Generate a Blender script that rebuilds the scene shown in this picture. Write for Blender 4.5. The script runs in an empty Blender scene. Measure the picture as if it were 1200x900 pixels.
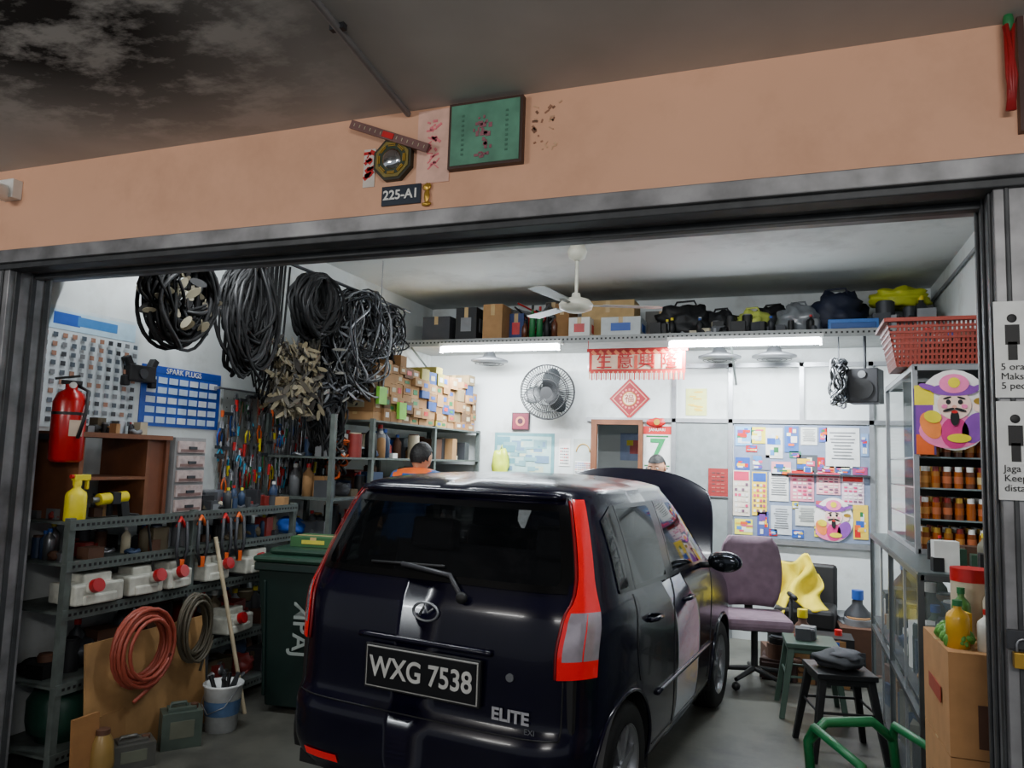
import bpy, math, random
from mathutils import Vector, Matrix, Euler, noise
random.seed(7)
rad=math.radians
COL=bpy.context.scene.collection
# ---------------------------------------------------------------- materials
_mc={}
def lin(c): 
    c=c/255.0
    return c/12.92 if c<=0.04045 else ((c+0.055)/1.055)**2.4
def P(r,g,b,rough=0.55,metal=0.0,var=0.12,scale=14.0,name=None,coat=0.0,bump=0.0,alpha=1.0,emis=0.0,trans=0.0,spec=0.5,ior=1.5):
    key=(r,g,b,rough,metal,var,scale,coat,bump,alpha,emis,trans,spec,ior)
    if key in _mc: return _mc[key]
    m=bpy.data.materials.new(name or 'mat_%d_%d_%d'%(r,g,b)); m.use_nodes=True
    nt=m.node_tree; bs=nt.nodes['Principled BSDF']
    base=(lin(r),lin(g),lin(b),1)
    tc=nt.nodes.new('ShaderNodeTexCoord'); nz=nt.nodes.new('ShaderNodeTexNoise')
    nz.inputs['Scale'].default_value=scale; nz.inputs['Detail'].default_value=4
    nt.links.new(tc.outputs['Object'],nz.inputs['Vector'])
    cr=nt.nodes.new('ShaderNodeValToRGB')
    cr.color_ramp.elements[0].position=0.3; cr.color_ramp.elements[1].position=0.7
    cr.color_ramp.elements[0].color=tuple(c*(1-var) for c in base[:3])+(1,)
    cr.color_ramp.elements[1].color=tuple(min(1,c*(1+var*0.6)) for c in base[:3])+(1,)
    nt.links.new(nz.outputs['Fac'],cr.inputs['Fac']); nt.links.new(cr.outputs['Color'],bs.inputs['Base Color'])
    bs.inputs['Roughness'].default_value=rough; bs.inputs['Metallic'].default_value=metal; bs.inputs['IOR'].default_value=ior
    bs.inputs['Coat Weight'].default_value=coat; bs.inputs['Alpha'].default_value=alpha
    bs.inputs['Transmission Weight'].default_value=trans; bs.inputs['Specular IOR Level'].default_value=spec
    if emis>0:
        bs.inputs['Emission Color'].default_value=base; bs.inputs['Emission Strength'].default_value=emis
    if bump>0:
        bp=nt.nodes.new('ShaderNodeBump'); bp.inputs['Strength'].default_value=bump; bp.inputs['Distance'].default_value=0.02
        nt.links.new(nz.outputs['Fac'],bp.inputs['Height']); nt.links.new(bp.outputs['Normal'],bs.inputs['Normal'])
    _mc[key]=m; return m
def stained(name,c1,c2,scale,lo,hi,rough=0.8,center=None,radius=1.5,fine=0.1,stretch=(1,1,1)):
    m=bpy.data.materials.new(name); m.use_nodes=True; nt=m.node_tree; bs=nt.nodes['Principled BSDF']
    N=nt.nodes.new; L=nt.links.new
    tc=N('ShaderNodeTexCoord'); mp=N('ShaderNodeMapping'); mp.inputs['Scale'].default_value=stretch
    L(tc.outputs['Object'],mp.inputs['Vector'])
    nz=N('ShaderNodeTexNoise'); nz.inputs['Scale'].default_value=scale; nz.inputs['Detail'].default_value=8; nz.inputs['Roughness'].default_value=0.65
    L(mp.outputs['Vector'],nz.inputs['Vector'])
    mr=N('ShaderNodeMapRange'); mr.inputs['From Min'].default_value=lo; mr.inputs['From Max'].default_value=hi
    L(nz.outputs['Fac'],mr.inputs['Value']); fac=mr.outputs['Result']
    if center:
        vm=N('ShaderNodeVectorMath'); vm.operation='DISTANCE'; vm.inputs[1].default_value=center
        L(tc.outputs['Object'],vm.inputs[0])
        m2=N('ShaderNodeMapRange'); m2.inputs['From Min'].default_value=radius; m2.inputs['From Max'].default_value=radius*0.35
        L(vm.outputs['Value'],m2.inputs['Value'])
        mu=N('ShaderNodeMath'); mu.operation='MULTIPLY'; L(fac,mu.inputs[0]); L(m2.outputs['Result'],mu.inputs[1]); fac=mu.outputs[0]
    mx=N('ShaderNodeMix'); mx.data_type='RGBA'
    mx.inputs['A'].default_value=tuple(lin(c) for c in c1)+(1,); mx.inputs['B'].default_value=tuple(lin(c) for c in c2)+(1,)
    L(fac,mx.inputs['Factor'])
    n2=N('ShaderNodeTexNoise'); n2.inputs['Scale'].default_value=2.2; n2.inputs['Detail'].default_value=6
    L(tc.outputs['Object'],n2.inputs['Vector'])
    m3=N('ShaderNodeMapRange'); m3.inputs['To Min'].default_value=1-fine*2; m3.inputs['To Max'].default_value=1+fine
    L(n2.outputs['Fac'],m3.inputs['Value'])
    vm2=N('ShaderNodeVectorMath'); vm2.operation='SCALE'; L(mx.outputs['Result'],vm2.inputs[0]); L(m3.outputs['Result'],vm2.inputs['Scale'])
    L(vm2.outputs['Vector'],bs.inputs['Base Color']); bs.inputs['Roughness'].default_value=rough
    bp=N('ShaderNodeBump'); bp.inputs['Strength'].default_value=0.15; L(nz.outputs['Fac'],bp.inputs['Height']); L(bp.outputs['Normal'],bs.inputs['Normal'])
    return m
BLK=P(18,18,20,0.55); RUB=P(12,12,13,0.7,spec=.3); WHT=P(225,225,220,0.5); GRY=P(120,122,125,0.5,0.2)
STL=P(150,152,156,0.35,0.8); DST=P(62,64,68,0.5,0.5); ALU=P(165,168,172,0.35,0.7); ALD=P(88,92,94,0.4,0.6); CARD=P(165,125,82,0.85)
CARD2=P(140,102,62,0.85); WOOD=P(112,66,38,0.6,var=0.3,scale=8); RED=P(190,25,28,0.4); YEL=P(225,205,30,0.45)
ORG=P(215,90,25,0.5); BLU=P(35,80,165,0.45); LBLU=P(110,165,210,0.5); GRN=P(30,110,60,0.5); LGRN=P(120,190,60,0.5)
PNK=P(235,90,150,0.5); PUR=P(110,60,140,0.5); CRM=P(190,180,152,0.6); BRN=P(85,55,38,0.7); SKIN=P(190,140,110,0.5)
GLS=P(190,205,205,0.06,alpha=0.12,name='clear_glass',spec=0.3); AMB=P(150,75,15,0.15,name='amber_liquid'); GOLD=P(190,150,60,0.35,0.6)
# ---------------------------------------------------------------- mesh builder
class MB:
    def __init__(s,name): s.name=name; s.v=[]; s.f=[]; s.mi=[]; s.sm=[]; s.mats=[]; s.M=Matrix.Identity(4)
    def mid(s,m):
        if m not in s.mats: s.mats.append(m)
        return s.mats.index(m)
    def add(s,vs,fs,mat,smooth=False,T=None):
        o=len(s.v); k=s.mid(mat); A=s.M if T is None else s.M@T
        for p in vs: s.v.append(tuple(A@Vector(p)))
        for f in fs: s.f.append([i+o for i in f]); s.mi.append(k); s.sm.append(smooth)
    def box(s,c,sz,mat,R=None):
        x,y,z=[d/2 for d in sz]
        vs=[(-x,-y,-z),(x,-y,-z),(x,y,-z),(-x,y,-z),(-x,-y,z),(x,-y,z),(x,y,z),(-x,y,z)]
        fs=[(3,2,1,0),(4,5,6,7),(0,1,5,4),(1,2,6,5),(2,3,7,6),(3,0,4,7)]
        T=Matrix.Translation(c)
        if R is not None:
            T=T@(Matrix.Rotation(R,4,'Z') if isinstance(R,(int,float)) else Euler(R).to_matrix().to_4x4())
        s.add(vs,fs,mat,False,T)
    def bx(s,x0,x1,y0,y1,z0,z1,mat): s.box(((x0+x1)/2,(y0+y1)/2,(z0+z1)/2),(abs(x1-x0),abs(y1-y0),abs(z1-z0)),mat)
    def cyl(s,p1,p2,r,mat,r2=None,n=16,smooth=True,cap=True):
        p1=Vector(p1);p2=Vector(p2); d=(p2-p1)
        if d.length<1e-6: return
        q=d.to_track_quat('Z','Y').to_matrix().to_4x4(); T=Matrix.Translation(p1)@q; L=d.length; r2=r if r2 is None else r2
        vs=[];fs=[]
        for i in range(n):
            a=2*math.pi*i/n; vs+= [(r*math.cos(a),r*math.sin(a),0),(r2*math.cos(a),r2*math.sin(a),L)]
        for i in range(n):
            j=(i+1)%n; fs.append((2*i,2*j,2*j+1,2*i+1))
        s.add(vs,fs,mat,smooth,T)
        if cap:
            o1=[(r*math.cos(2*math.pi*i/n),r*math.sin(2*math.pi*i/n),0) for i in range(n)]
            o2=[(r2*math.cos(2*math.pi*i/n),r2*math.sin(2*math.pi*i/n),L) for i in range(n)]
            s.add(o1,[tuple(reversed(range(n)))],mat,False,T); s.add(o2,[tuple(range(n))],mat,False,T)
    def lathe(s,prof,mat,c=(0,0,0),n=24,T=None):
        vs=[];fs=[];m=len(prof)
        for i in range(n):
            a=2*math.pi*i/n
            for r,z in prof: vs.append((r*math.cos(a),r*math.sin(a),z))
        for i in range(n):
            j=(i+1)%n
            for k in range(m-1): fs.append((i*m+k,j*m+k,j*m+k+1,i*m+k+1))
        A=Matrix.Translation(c)
        if T is not None: A=A@T
        s.add(vs,fs,mat,True,A)
    def tube(s,pts,r,mat,n=6,closed=False):
        pts=[Vector(p) for p in pts]; m=len(pts); vs=[];fs=[]; prev=None
        for i,p in enumerate(pts):
            if closed: t=pts[(i+1)%m]-pts[i-1]
            else: t=pts[min(i+1,m-1)]-pts[max(i-1,0)]
            if t.length<1e-9: t=Vector((0,0,1))
            t.normalize()
            if prev is None:
                a=Vector((0,0,1)) if abs(t.z)<0.9 else Vector((1,0,0)); u=t.cross(a).normalized()
            else:
                u=prev-t*prev.dot(t)
                if u.length<1e-6: u=t.orthogonal()
                u.normalize()
            prev=u; w=t.cross(u); rr=r[i] if isinstance(r,(list,tuple)) else r
            for k in range(n):
                a=2*math.pi*k/n; vs.append(p+u*math.cos(a)*rr+w*math.sin(a)*rr)
        for i in range(m if closed else m-1):
            j=(i+1)%m
            for k in range(n): l=(k+1)%n; fs.append((i*n+k,i*n+l,j*n+l,j*n+k))
        if not closed: fs.append(tuple(reversed(range(n)))); fs.append(tuple((m-1)*n+k for k in range(n)))
        s.add(vs,fs,mat,True)
    def sph(s,c,r,mat,nu=18,nv=12,amp=0.0,seed=0,T=None,fr=1.7,flat=None):
        if not isinstance(r,(tuple,list)): r=(r,r,r)
        vs=[];fs=[]
        for i in range(nv+1):
            ph=math.pi*i/nv
            for j in range(nu):
                th=2*math.pi*j/nu; d=Vector((math.sin(ph)*math.cos(th),math.sin(ph)*math.sin(th),math.cos(ph)))
                k=1+(amp*noise.noise(d*fr+Vector((seed*3.1,seed*1.7,seed))) if amp else 0)
                z=d.z*r[2]*k
                if flat is not None: z=max(z,-flat)
                vs.append((d.x*r[0]*k,d.y*r[1]*k,z))
        for i in range(nv):
            for j in range(nu): l=(j+1)%nu; fs.append((i*nu+j,(i+1)*nu+j,(i+1)*nu+l,i*nu+l))
        A=Matrix.Translation(c)
        if T is not None: A=A@T
        s.add(vs,fs,mat,True,A)
    def prism(s,poly,y0,y1,mat,T=None):
        n=len(poly); vs=[(x,y0,z) for x,z in poly]+[(x,y1,z) for x,z in poly]
        fs=[tuple(range(n)),tuple(reversed(range(n,2*n)))]+[(i,i+n,(i+1)%n+n,(i+1)%n) for i in range(n)]
        s.add(vs,fs,mat,False,T)
    def build(s,loc=(0,0,0),rot=(0,0,0),bevel=0,parent=None):
        me=bpy.data.meshes.new(s.name); me.from_pydata(s.v,[],s.f)
        for m in s.mats: me.materials.append(m)
        me.polygons.foreach_set('material_index',s.mi); me.polygons.foreach_set('use_smooth',s.sm)
        me.update(); me.validate()
        o=bpy.data.objects.new(s.name,me); COL.objects.link(o); o.location=loc
        o.rotation_euler=(0,0,rot) if isinstance(rot,(int,float)) else rot
        if bevel:
            b=o.modifiers.new('bevel','BEVEL'); b.width=bevel; b.segments=2; b.limit_method='ANGLE'; b.angle_limit=rad(50)
        if parent: o.parent=parent
        return o
def empty(name,loc=(0,0,0),rot=0):
    o=bpy.data.objects.new(name,None); COL.objects.link(o); o.location=loc; o.rotation_euler=(0,0,rot); o.empty_display_size=0.1; return o
def text(name,body,size,loc,rot,mat,parent,off=0.0,align='CENTER',sx=1.0):
    c=bpy.data.curves.new(name,'FONT'); c.body=body; c.size=size; c.align_x=align; c.align_y='CENTER'; c.extrude=0.001; c.offset=off
    c.materials.append(mat); o=bpy.data.objects.new(name,c); COL.objects.link(o); o.location=loc; o.rotation_euler=rot; o.scale=(sx,1,1)
    if parent: o.parent=parent
    return o
FR=(rad(90),0,0)
# ---------------------------------------------------------------- room shell
LX,RX,BY,FY,CZ=-3.75,1.15,7.4,2.4,3.2
mwall=stained('painted_wall',(206,211,210),(150,150,142),2.4,0.52,0.85,0.7,fine=0.09)
mfloor=stained('concrete_floor',(98,98,90),(36,36,34),1.6,0.42,0.72,0.45,fine=0.24)
mceil=stained('grey_ceiling',(205,208,206),(140,140,138),1.2,0.5,0.8,0.8,fine=0.05)
moceil=stained('mildewed_ceiling',(190,188,184),(14,14,14),3.4,0.40,0.54,0.85,center=(-2.2,1.35,2.87),radius=1.15,fine=0.16,stretch=(1.0,1.6,1))
mpeach=stained('peach_paint',(222,170,138),(192,146,118),2.0,0.5,0.9,0.75,fine=0.07)
def slab(name,x0,x1,y0,y1,z0,z1,mat):
    b=MB(name); b.bx(x0,x1,y0,y1,z0,z1,mat); return b.build()
slab('floor',-9,6,-4,7.6,-0.1,0,mfloor)
slab('ceiling',LX,RX,2.7,7.4,CZ,CZ+0.1,mceil)
slab('ceiling_porch',-9,6,-1.9,2.4,2.87,2.97,moceil)
slab('wall_left',LX-0.1,LX,2.4,7.5,0,3.3,mwall)
slab('wall_right',RX,RX+0.1,2.7,7.5,0,3.3,mwall)
b=MB('wall_back')
b.bx(LX,-1.86,7.4,7.5,0,3.3,mwall); b.bx(-1.40,RX,7.4,7.5,0,3.3,mwall); b.bx(-1.86,-1.40,7.4,7.5,1.97,3.3,mwall)
b.build()
b=MB('wall_store_room'); b.bx(-2.3,-0.9,8.3,8.35,0,2.6,mwall); b.bx(-2.35,-2.3,7.5,8.35,0,2.6,mwall); b.bx(-0.9,-0.85,7.5,8.35,0,2.6,mwall); b.bx(-2.35,-.85,7.5,8.35,2.6,2.65,mwall); b.build()
b=MB('trim_doorframe'); b.bx(-1.90,-1.84,7.36,7.4,0,2.0,WOOD); b.bx(-1.42,-1.38,7.36,7.4,0,2.0,WOOD); b.bx(-1.84,-1.42,7.36,7.4,1.95,2.0,WOOD); b.build()
slab('wall_front_beam',-9,6,2.4,2.7,2.42,3.3,mpeach)
mtrack=P(140,140,142,0.45,0.5,var=0.5,scale=7); mdk=P(66,68,70,0.5,0.4,var=0.3)
b=MB('trim_shutter_header')
b.bx(-3.75,1.3,2.34,2.40,2.40,2.46,mtrack); b.bx(-3.75,1.3,2.36,2.44,2.375,2.40,mdk); b.bx(-3.75,1.3,2.44,2.66,2.385,2.415,mtrack)
b.bx(-3.7,1.1,2.70,2.95,2.50,2.80,P(140,142,144,0.5,0.3)); b.bx(-3.7,1.1,2.50,2.54,2.360,2.385,mdk)
b.build(bevel=0.004)
def jamb(name,x0,x1,side):
    b=MB(name); b.bx(x0,x1,2.38,2.60,0,2.42,mtrack)
    w=x1-x0
    for k in range(4):
        xx=x0+w*(k+0.5)/4; b.bx(xx-0.006,xx+0.006,2.372,2.38,0,2.40,mdk)
    for yy in (2.42,2.5,2.57):
        xi=x0-0.008 if side>0 else x1; b.bx(xi,xi+0.008,yy-.012,yy+.012,0,2.40,mdk)
    return b.build(bevel=0.003)
jamb('trim_jamb_left',-3.70,-3.40,-1); jamb('trim_jamb_right',0.53,0.78,1)
slab('wall_front_left',-9,-3.70,2.4,2.7,0,2.42,P(120,122,124,0.6,0.2)); slab('wall_front_right',0.78,6,2.4,2.7,0,2.42,P(110,112,115,0.6,0.2))
def padlock(loc):
    b=MB('padlock'); b.box((0,0,0),(0.045,0.022,0.04),GOLD); b.tube([(-0.014,0,0.02)]+[(-0.014*math.cos(a),0,0.04+0.014*math.sin(a)) for a in [0,.8,1.57,2.3,3.14]]+[(0.014,0,0.02)],0.004,STL)
    b.box((0,0.012,0.05),(0.07,0.014,0.05),DST); b.build(loc,bevel=0.003)
padlock((-3.44,2.357,1.05)); padlock((0.56,2.357,1.10))
b=MB('trim_partition')
for x in (-1.08,-0.55,0.66): b.bx(x-0.02,x+0.02,7.37,7.4,0.0,2.55,ALU)
b.bx(.06,.10,7.37,7.4,2.02,2.55,ALU)
for z in (2.0,2.53): b.bx(-1.95,1.1,7.37,7.4,z-0.02,z+0.02,ALU)
b.bx(-0.52,0.64,7.36,7.4,0.88,0.92,ALU)
b.build()
b=MB('window_1'); b.bx(-1.06,-0.57,7.385,7.4,0.6,1.98,P(135,142,142,0.25)); b.bx(-1.06,-0.57,7.37,7.4,1.28,1.31,ALU); b.build()
b=MB('electrical_conduit'); b.cyl((-0.90,-1.4,2.857),(-1.35,2.39,2.857),0.012,GRY)
for t in (0.3,0.6,0.85): b.box((-0.90-0.45*t,-1.4+3.79*t,2.860),(0.05,0.02,0.018),DST)
b.build()
b=MB('wall_pipe'); b.tube([(1.13,2.8,3.05),(1.13,7.3,3.05),(1.13,7.38,3.0),(1.13,7.38,2.75)],0.013,GRY)
for i in range(6): b.tube([(1.12,4.2+i*0.16,3.02),(1.04,4.2+i*0.16,3.0),(1.02,4.2+i*0.16,3.05)],0.005,BLK)
b.build()
# ---------------------------------------------------------------- beam objects
def plaque(name,w,h,frame,inner,d=0.03,fw=0.010):
    root=MB(name); root.box((0,0,0),(w,d,h),frame); root.box((0,-d/2-0.001,0),(w-2*fw,0.004,h-2*fw),inner); return root
b=plaque('framed_picture',0.285,0.245,P(62,40,32,0.5),P(84,136,112,0.6,var=0.35,scale=10))
for i in range(34): b.box((random.gauss(0,.016),-0.0195,random.uniform(-0.09,0.06)),(random.uniform(.006,.02),0.002,random.uniform(.006,.02)),P(140,86,96,0.7))
for i in range(9): 
    for sx in (-1,1): b.box((sx*0.085,-0.0195,0.07-i*0.018),(0.010,0.002,0.008),P(66,110,90,0.7))
b.build((-1.025,2.385,2.735),bevel=0.002)
b=MB('red_couplet'); b.box((0,0,0),(0.05,0.004,0.15),P(205,196,186,0.7))
for z in (0.045,-0.02): 
    for i in range(9): b.box((random.uniform(-.014,.014),-0.003,z+random.uniform(-.02,.02)),(random.uniform(.006,.03),0.002,random.uniform(.004,.02)),RED,R=(0,random.uniform(-1,1),0))
b.build((-1.51,2.398,2.665))
b=MB('paper_talisman'); b.box((0,0,0),(0.135,0.004,0.28),P(222,178,160,0.8,var=0.2))
for z in (0.08,0.03,-0.02,-.06):
    for i in range(7): b.box((random.uniform(-.022,.022),-0.003,z+random.uniform(-.02,.02)),(random.uniform(.01,.03),0.002,random.uniform(.004,.010)),P(226,120,130,0.7),R=(0,random.uniform(-1,1),0))
b.build((-1.24,2.398,2.72))
b=MB('torn_poster_residue')
for i in range(26): b.box((random.uniform(-.05,.05),0,random.uniform(-.09,.09)),(random.uniform(.004,.022),0.003,random.uniform(.003,.014)),random.choice([P(205,165,130,.8),P(150,108,84,.8),P(190,150,120,.8),P(120,85,65,.8)]),R=(0,random.uniform(-1,1),0))
b.build((-.80,2.399,2.74))
b=MB('bagua_mirror')
def ngon(r,n,o=0): return [(r*math.cos(2*math.pi*(i+o)/n),r*math.sin(2*math.pi*(i+o)/n)) for i in range(n)]
b.prism(ngon(0.085,8,.5),-0.012,0.012,P(40,38,22,0.5)); b.prism(ngon(0.074,8,.5),-0.015,0.0,P(120,105,40,0.5)); b.prism(ngon(0.06,8,.5),-0.017,0,P(38,52,34,0.5))
for k in range(8):
    a=2*math.pi*k/8
    for q in (0.050,0.056): b.box((q*math.cos(a),-0.019,q*math.sin(a)),(0.003,0.003,0.03),GOLD,R=(0,-a,0))
b.sph((0,-0.012,0),(0.042,0.02,0.042),P(220,222,225,0.03,1.0,var=0.02))
b.build((-1.40,2.387,2.68))
b=MB('wooden_ruler'); b.box((0,0,0),(0.36,0.012,0.032),P(112,78,74,0.5,var=0.3),R=(0,rad(22),0))
b.box((0,-0.008,0),(0.05,0.003,0.022),RED,R=(0,rad(22),0))
for i in range(14):
    d=-0.16+i*0.025; b.box((d*math.cos(rad(22)),-0.007,-d*math.sin(rad(22))),(0.002,0.002,0.012),CRM,R=(0,rad(22),0))
b.build((-1.41,2.36,2.765))
b=MB('brass_fish_charm'); b.sph((0,0,0),(0.012,0.006,0.024),GOLD,amp=.3); b.sph((0.0,0,0.035),(0.018,0.006,0.014),GOLD,amp=.3); b.sph((0.0,0,-0.03),(0.02,0.006,0.008),GOLD,amp=.3); b.build((-1.255,2.391,2.53))
r=empty('house_number_sign',(-1.365,2.395,2.545)); b=MB('plate'); b.box((0,0,0),(0.165,0.008,0.075),P(20,34,52,0.35)); b.build(parent=r,bevel=.002)
text('label','225-A1',0.05,(0,-0.006,0),FR,WHT,r,off=0.001)
b=MB('security_camera'); b.box((0,0.03,0.02),(0.11,0.05,0.09),WHT); b.cyl((0.0,0.0,0.0),(0.03,-0.09,-0.02),0.038,WHT,n=20); b.cyl((0.0295,-0.088,-0.0196),(0.031,-0.094,-0.021),0.028,BLK,n=20); b.build((-3.45,2.345,2.74),bevel=0.004)
b=MB('hanging_shrine_plaque'); b.box((0.1,0,0),(0.2,0.03,0.36),P(70,40,34,0.5)); b.box((0.1,-0.017,0),(0.17,0.004,0.32),P(150,140,130,0.6,var=.4))
for i in range(16): b.box((0.1+random.uniform(-.06,.06),-0.020,random.uniform(-.14,.14)),(random.uniform(.01,.05),0.002,.015),P(45,30,30,0.6))
b.build((0.60,2.385,2.715))
b=MB('red_tassel_charm'); b.tube([(0,.045,0.17),(0,0,0.165),(0,0,0.1)],0.004,RED)
for i in range(10): b.tube([(random.uniform(-.012,.012),random.uniform(-.008,.008),0.11),(random.uniform(-.018,.018),random.uniform(-.01,.01),-.04),(random.uniform(-.01,.01),0,-0.14)],0.006,P(150,20,24,.5))
b.sph((0,0,0.12),(0.014,.012,.03),GRN); b.build((0.575,2.355,2.73))
for nm,z in (('a',1.92),('b',1.645)):
    r=empty('distancing_notice',(0.612,2.370,z)); b=MB('sheet'); b.box((0,0,0),(0.185,0.004,0.265),P(226,228,226,0.4))
    b.sph((-0.05,-0.003,0.085),(0.012,0.002,0.012),BLK); b.box((-0.05,-0.003,0.04),(0.034,0.002,0.055),BLK); b.box((-0.05,-0.003,-0.005),(0.022,0.002,0.05),BLK)
    b.build(parent=r); text('label','x 5' if nm=='a' else '1m',0.07,(0.03,-0.004,0.03),FR,BLK,r,off=.001)
    text('caption','5 orang\nMaksimum\n5 people' if nm=='a' else 'Jaga jarak\nKeep\ndistance',0.026,(-.08,-0.004,-0.075),FR,BLK,r,align='LEFT')
# ---------------------------------------------------------------- CAR
def interp(tab,z):
    if z<=tab[0][0]: return tab[0][1]
    if z>=tab[-1][0]: return tab[-1][1]
    n=len(tab)
    sl=[(tab[i+1][1]-tab[i][1])/(tab[i+1][0]-tab[i][0]) for i in range(n-1)]
    def tan(i):
        if i==0: return sl[0]
        if i==n-1: return sl[-1]
        return 0 if sl[i-1]*sl[i]<=0 else 2*sl[i-1]*sl[i]/(sl[i-1]+sl[i])
    for i in range(n-1):
        if z<=tab[i+1][0]:
            h=tab[i+1][0]-tab[i][0]; t=(z-tab[i][0])/h; a=tan(i)*h; c=tan(i+1)*h; p,q=tab[i][1],tab[i+1][1]
            return (2*t**3-3*t*t+1)*p+(t**3-2*t*t+t)*a+(3*t*t-2*t**3)*q+(t**3-t*t)*c
YR=[(.17,.08),(.25,.02),(.32,0),(.45,0),(.50,.02),(.54,.045),(.8,.06),(.95,.085),(1.02,.115),(1.2,.2),(1.35,.275),(1.44,.33)]
YF=[(.17,3.03),(.3,3.12),(.5,3.15),(.65,3.13),(.75,3.07),(.82,2.95),(.9,2.7),(.96,2.52),(1.0,2.44),(1.44,1.78)]
WW=[(.17,.68),(.25,.72),(.4,.737),(.7,.74),(.9,.735),(.97,.722),(1.02,.705),(1.2,.66),(1.38,.60),(1.44,.57)]
NN=7.0
def lev(z): 
    a,c=interp(YR,z),interp(YF,z); return (a+c)/2,(c-a)/2,interp(WW,z)
def cpt(th,z):
    yc,L,w=lev(z); c,s=math.cos(th),math.sin(th)
    return Vector((w*math.copysign(abs(c)**(2/NN),c), yc+L*math.copysign(abs(s)**(2/NN),s), z))
def sidep(y,z,sg=1):
    yc,L,w=lev(z); t=min(1,abs((y-yc)/L)); return Vector((sg*w*(1-t**NN)**(1/NN),y,z))
def rearp(x,z):
    yc,L,w=lev(z); t=min(1,abs(x/w)); return Vector((x,yc-L*(1-t**NN)**(1/NN),z))
def frontp(x,z):
    yc,L,w=lev(z); t=min(1,abs(x/w)); return Vector((x,yc+L*(1-t**NN)**(1/NN),z))
paint=P(10,9,28,0.20,0.0,var=0.05,coat=0.15,name='navy_car_paint',spec=.5,ior=1.36); cglass=P(8,10,12,0.03,var=0.02,alpha=0.70,name='tinted_glass',spec=.5,ior=1.4); sglass=P(6,7,9,0.04,var=0.02,alpha=0.90,name='side_glass',spec=.5,ior=1.33); frit=P(5,5,6,0.2,name='black_frit',spec=.3)
lred=P(205,8,20,0.10,var=0.05,coat=0.5,emis=0.25,name='red_lens'); lclr=P(175,165,175,0.12,0.3,var=0.2,coat=1,name='clear_lens')  # red lens has a slight glow added to brighten its colour
HUBR,HUBF,WR,AR=0.52,2.50,0.28,0.325
def swin(y):
    zb=1.0+max(0,(1.1-y))*0.03; zt=1.385 if y<1.65 else 1.385-(y-1.65)*0.60
    if y<0.62: zt=1.385-(0.62-y)*0.4
    return zb,zt
SW=[(0.47,0.60),(0.66,1.20),(1.30,2.14)]
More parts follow.
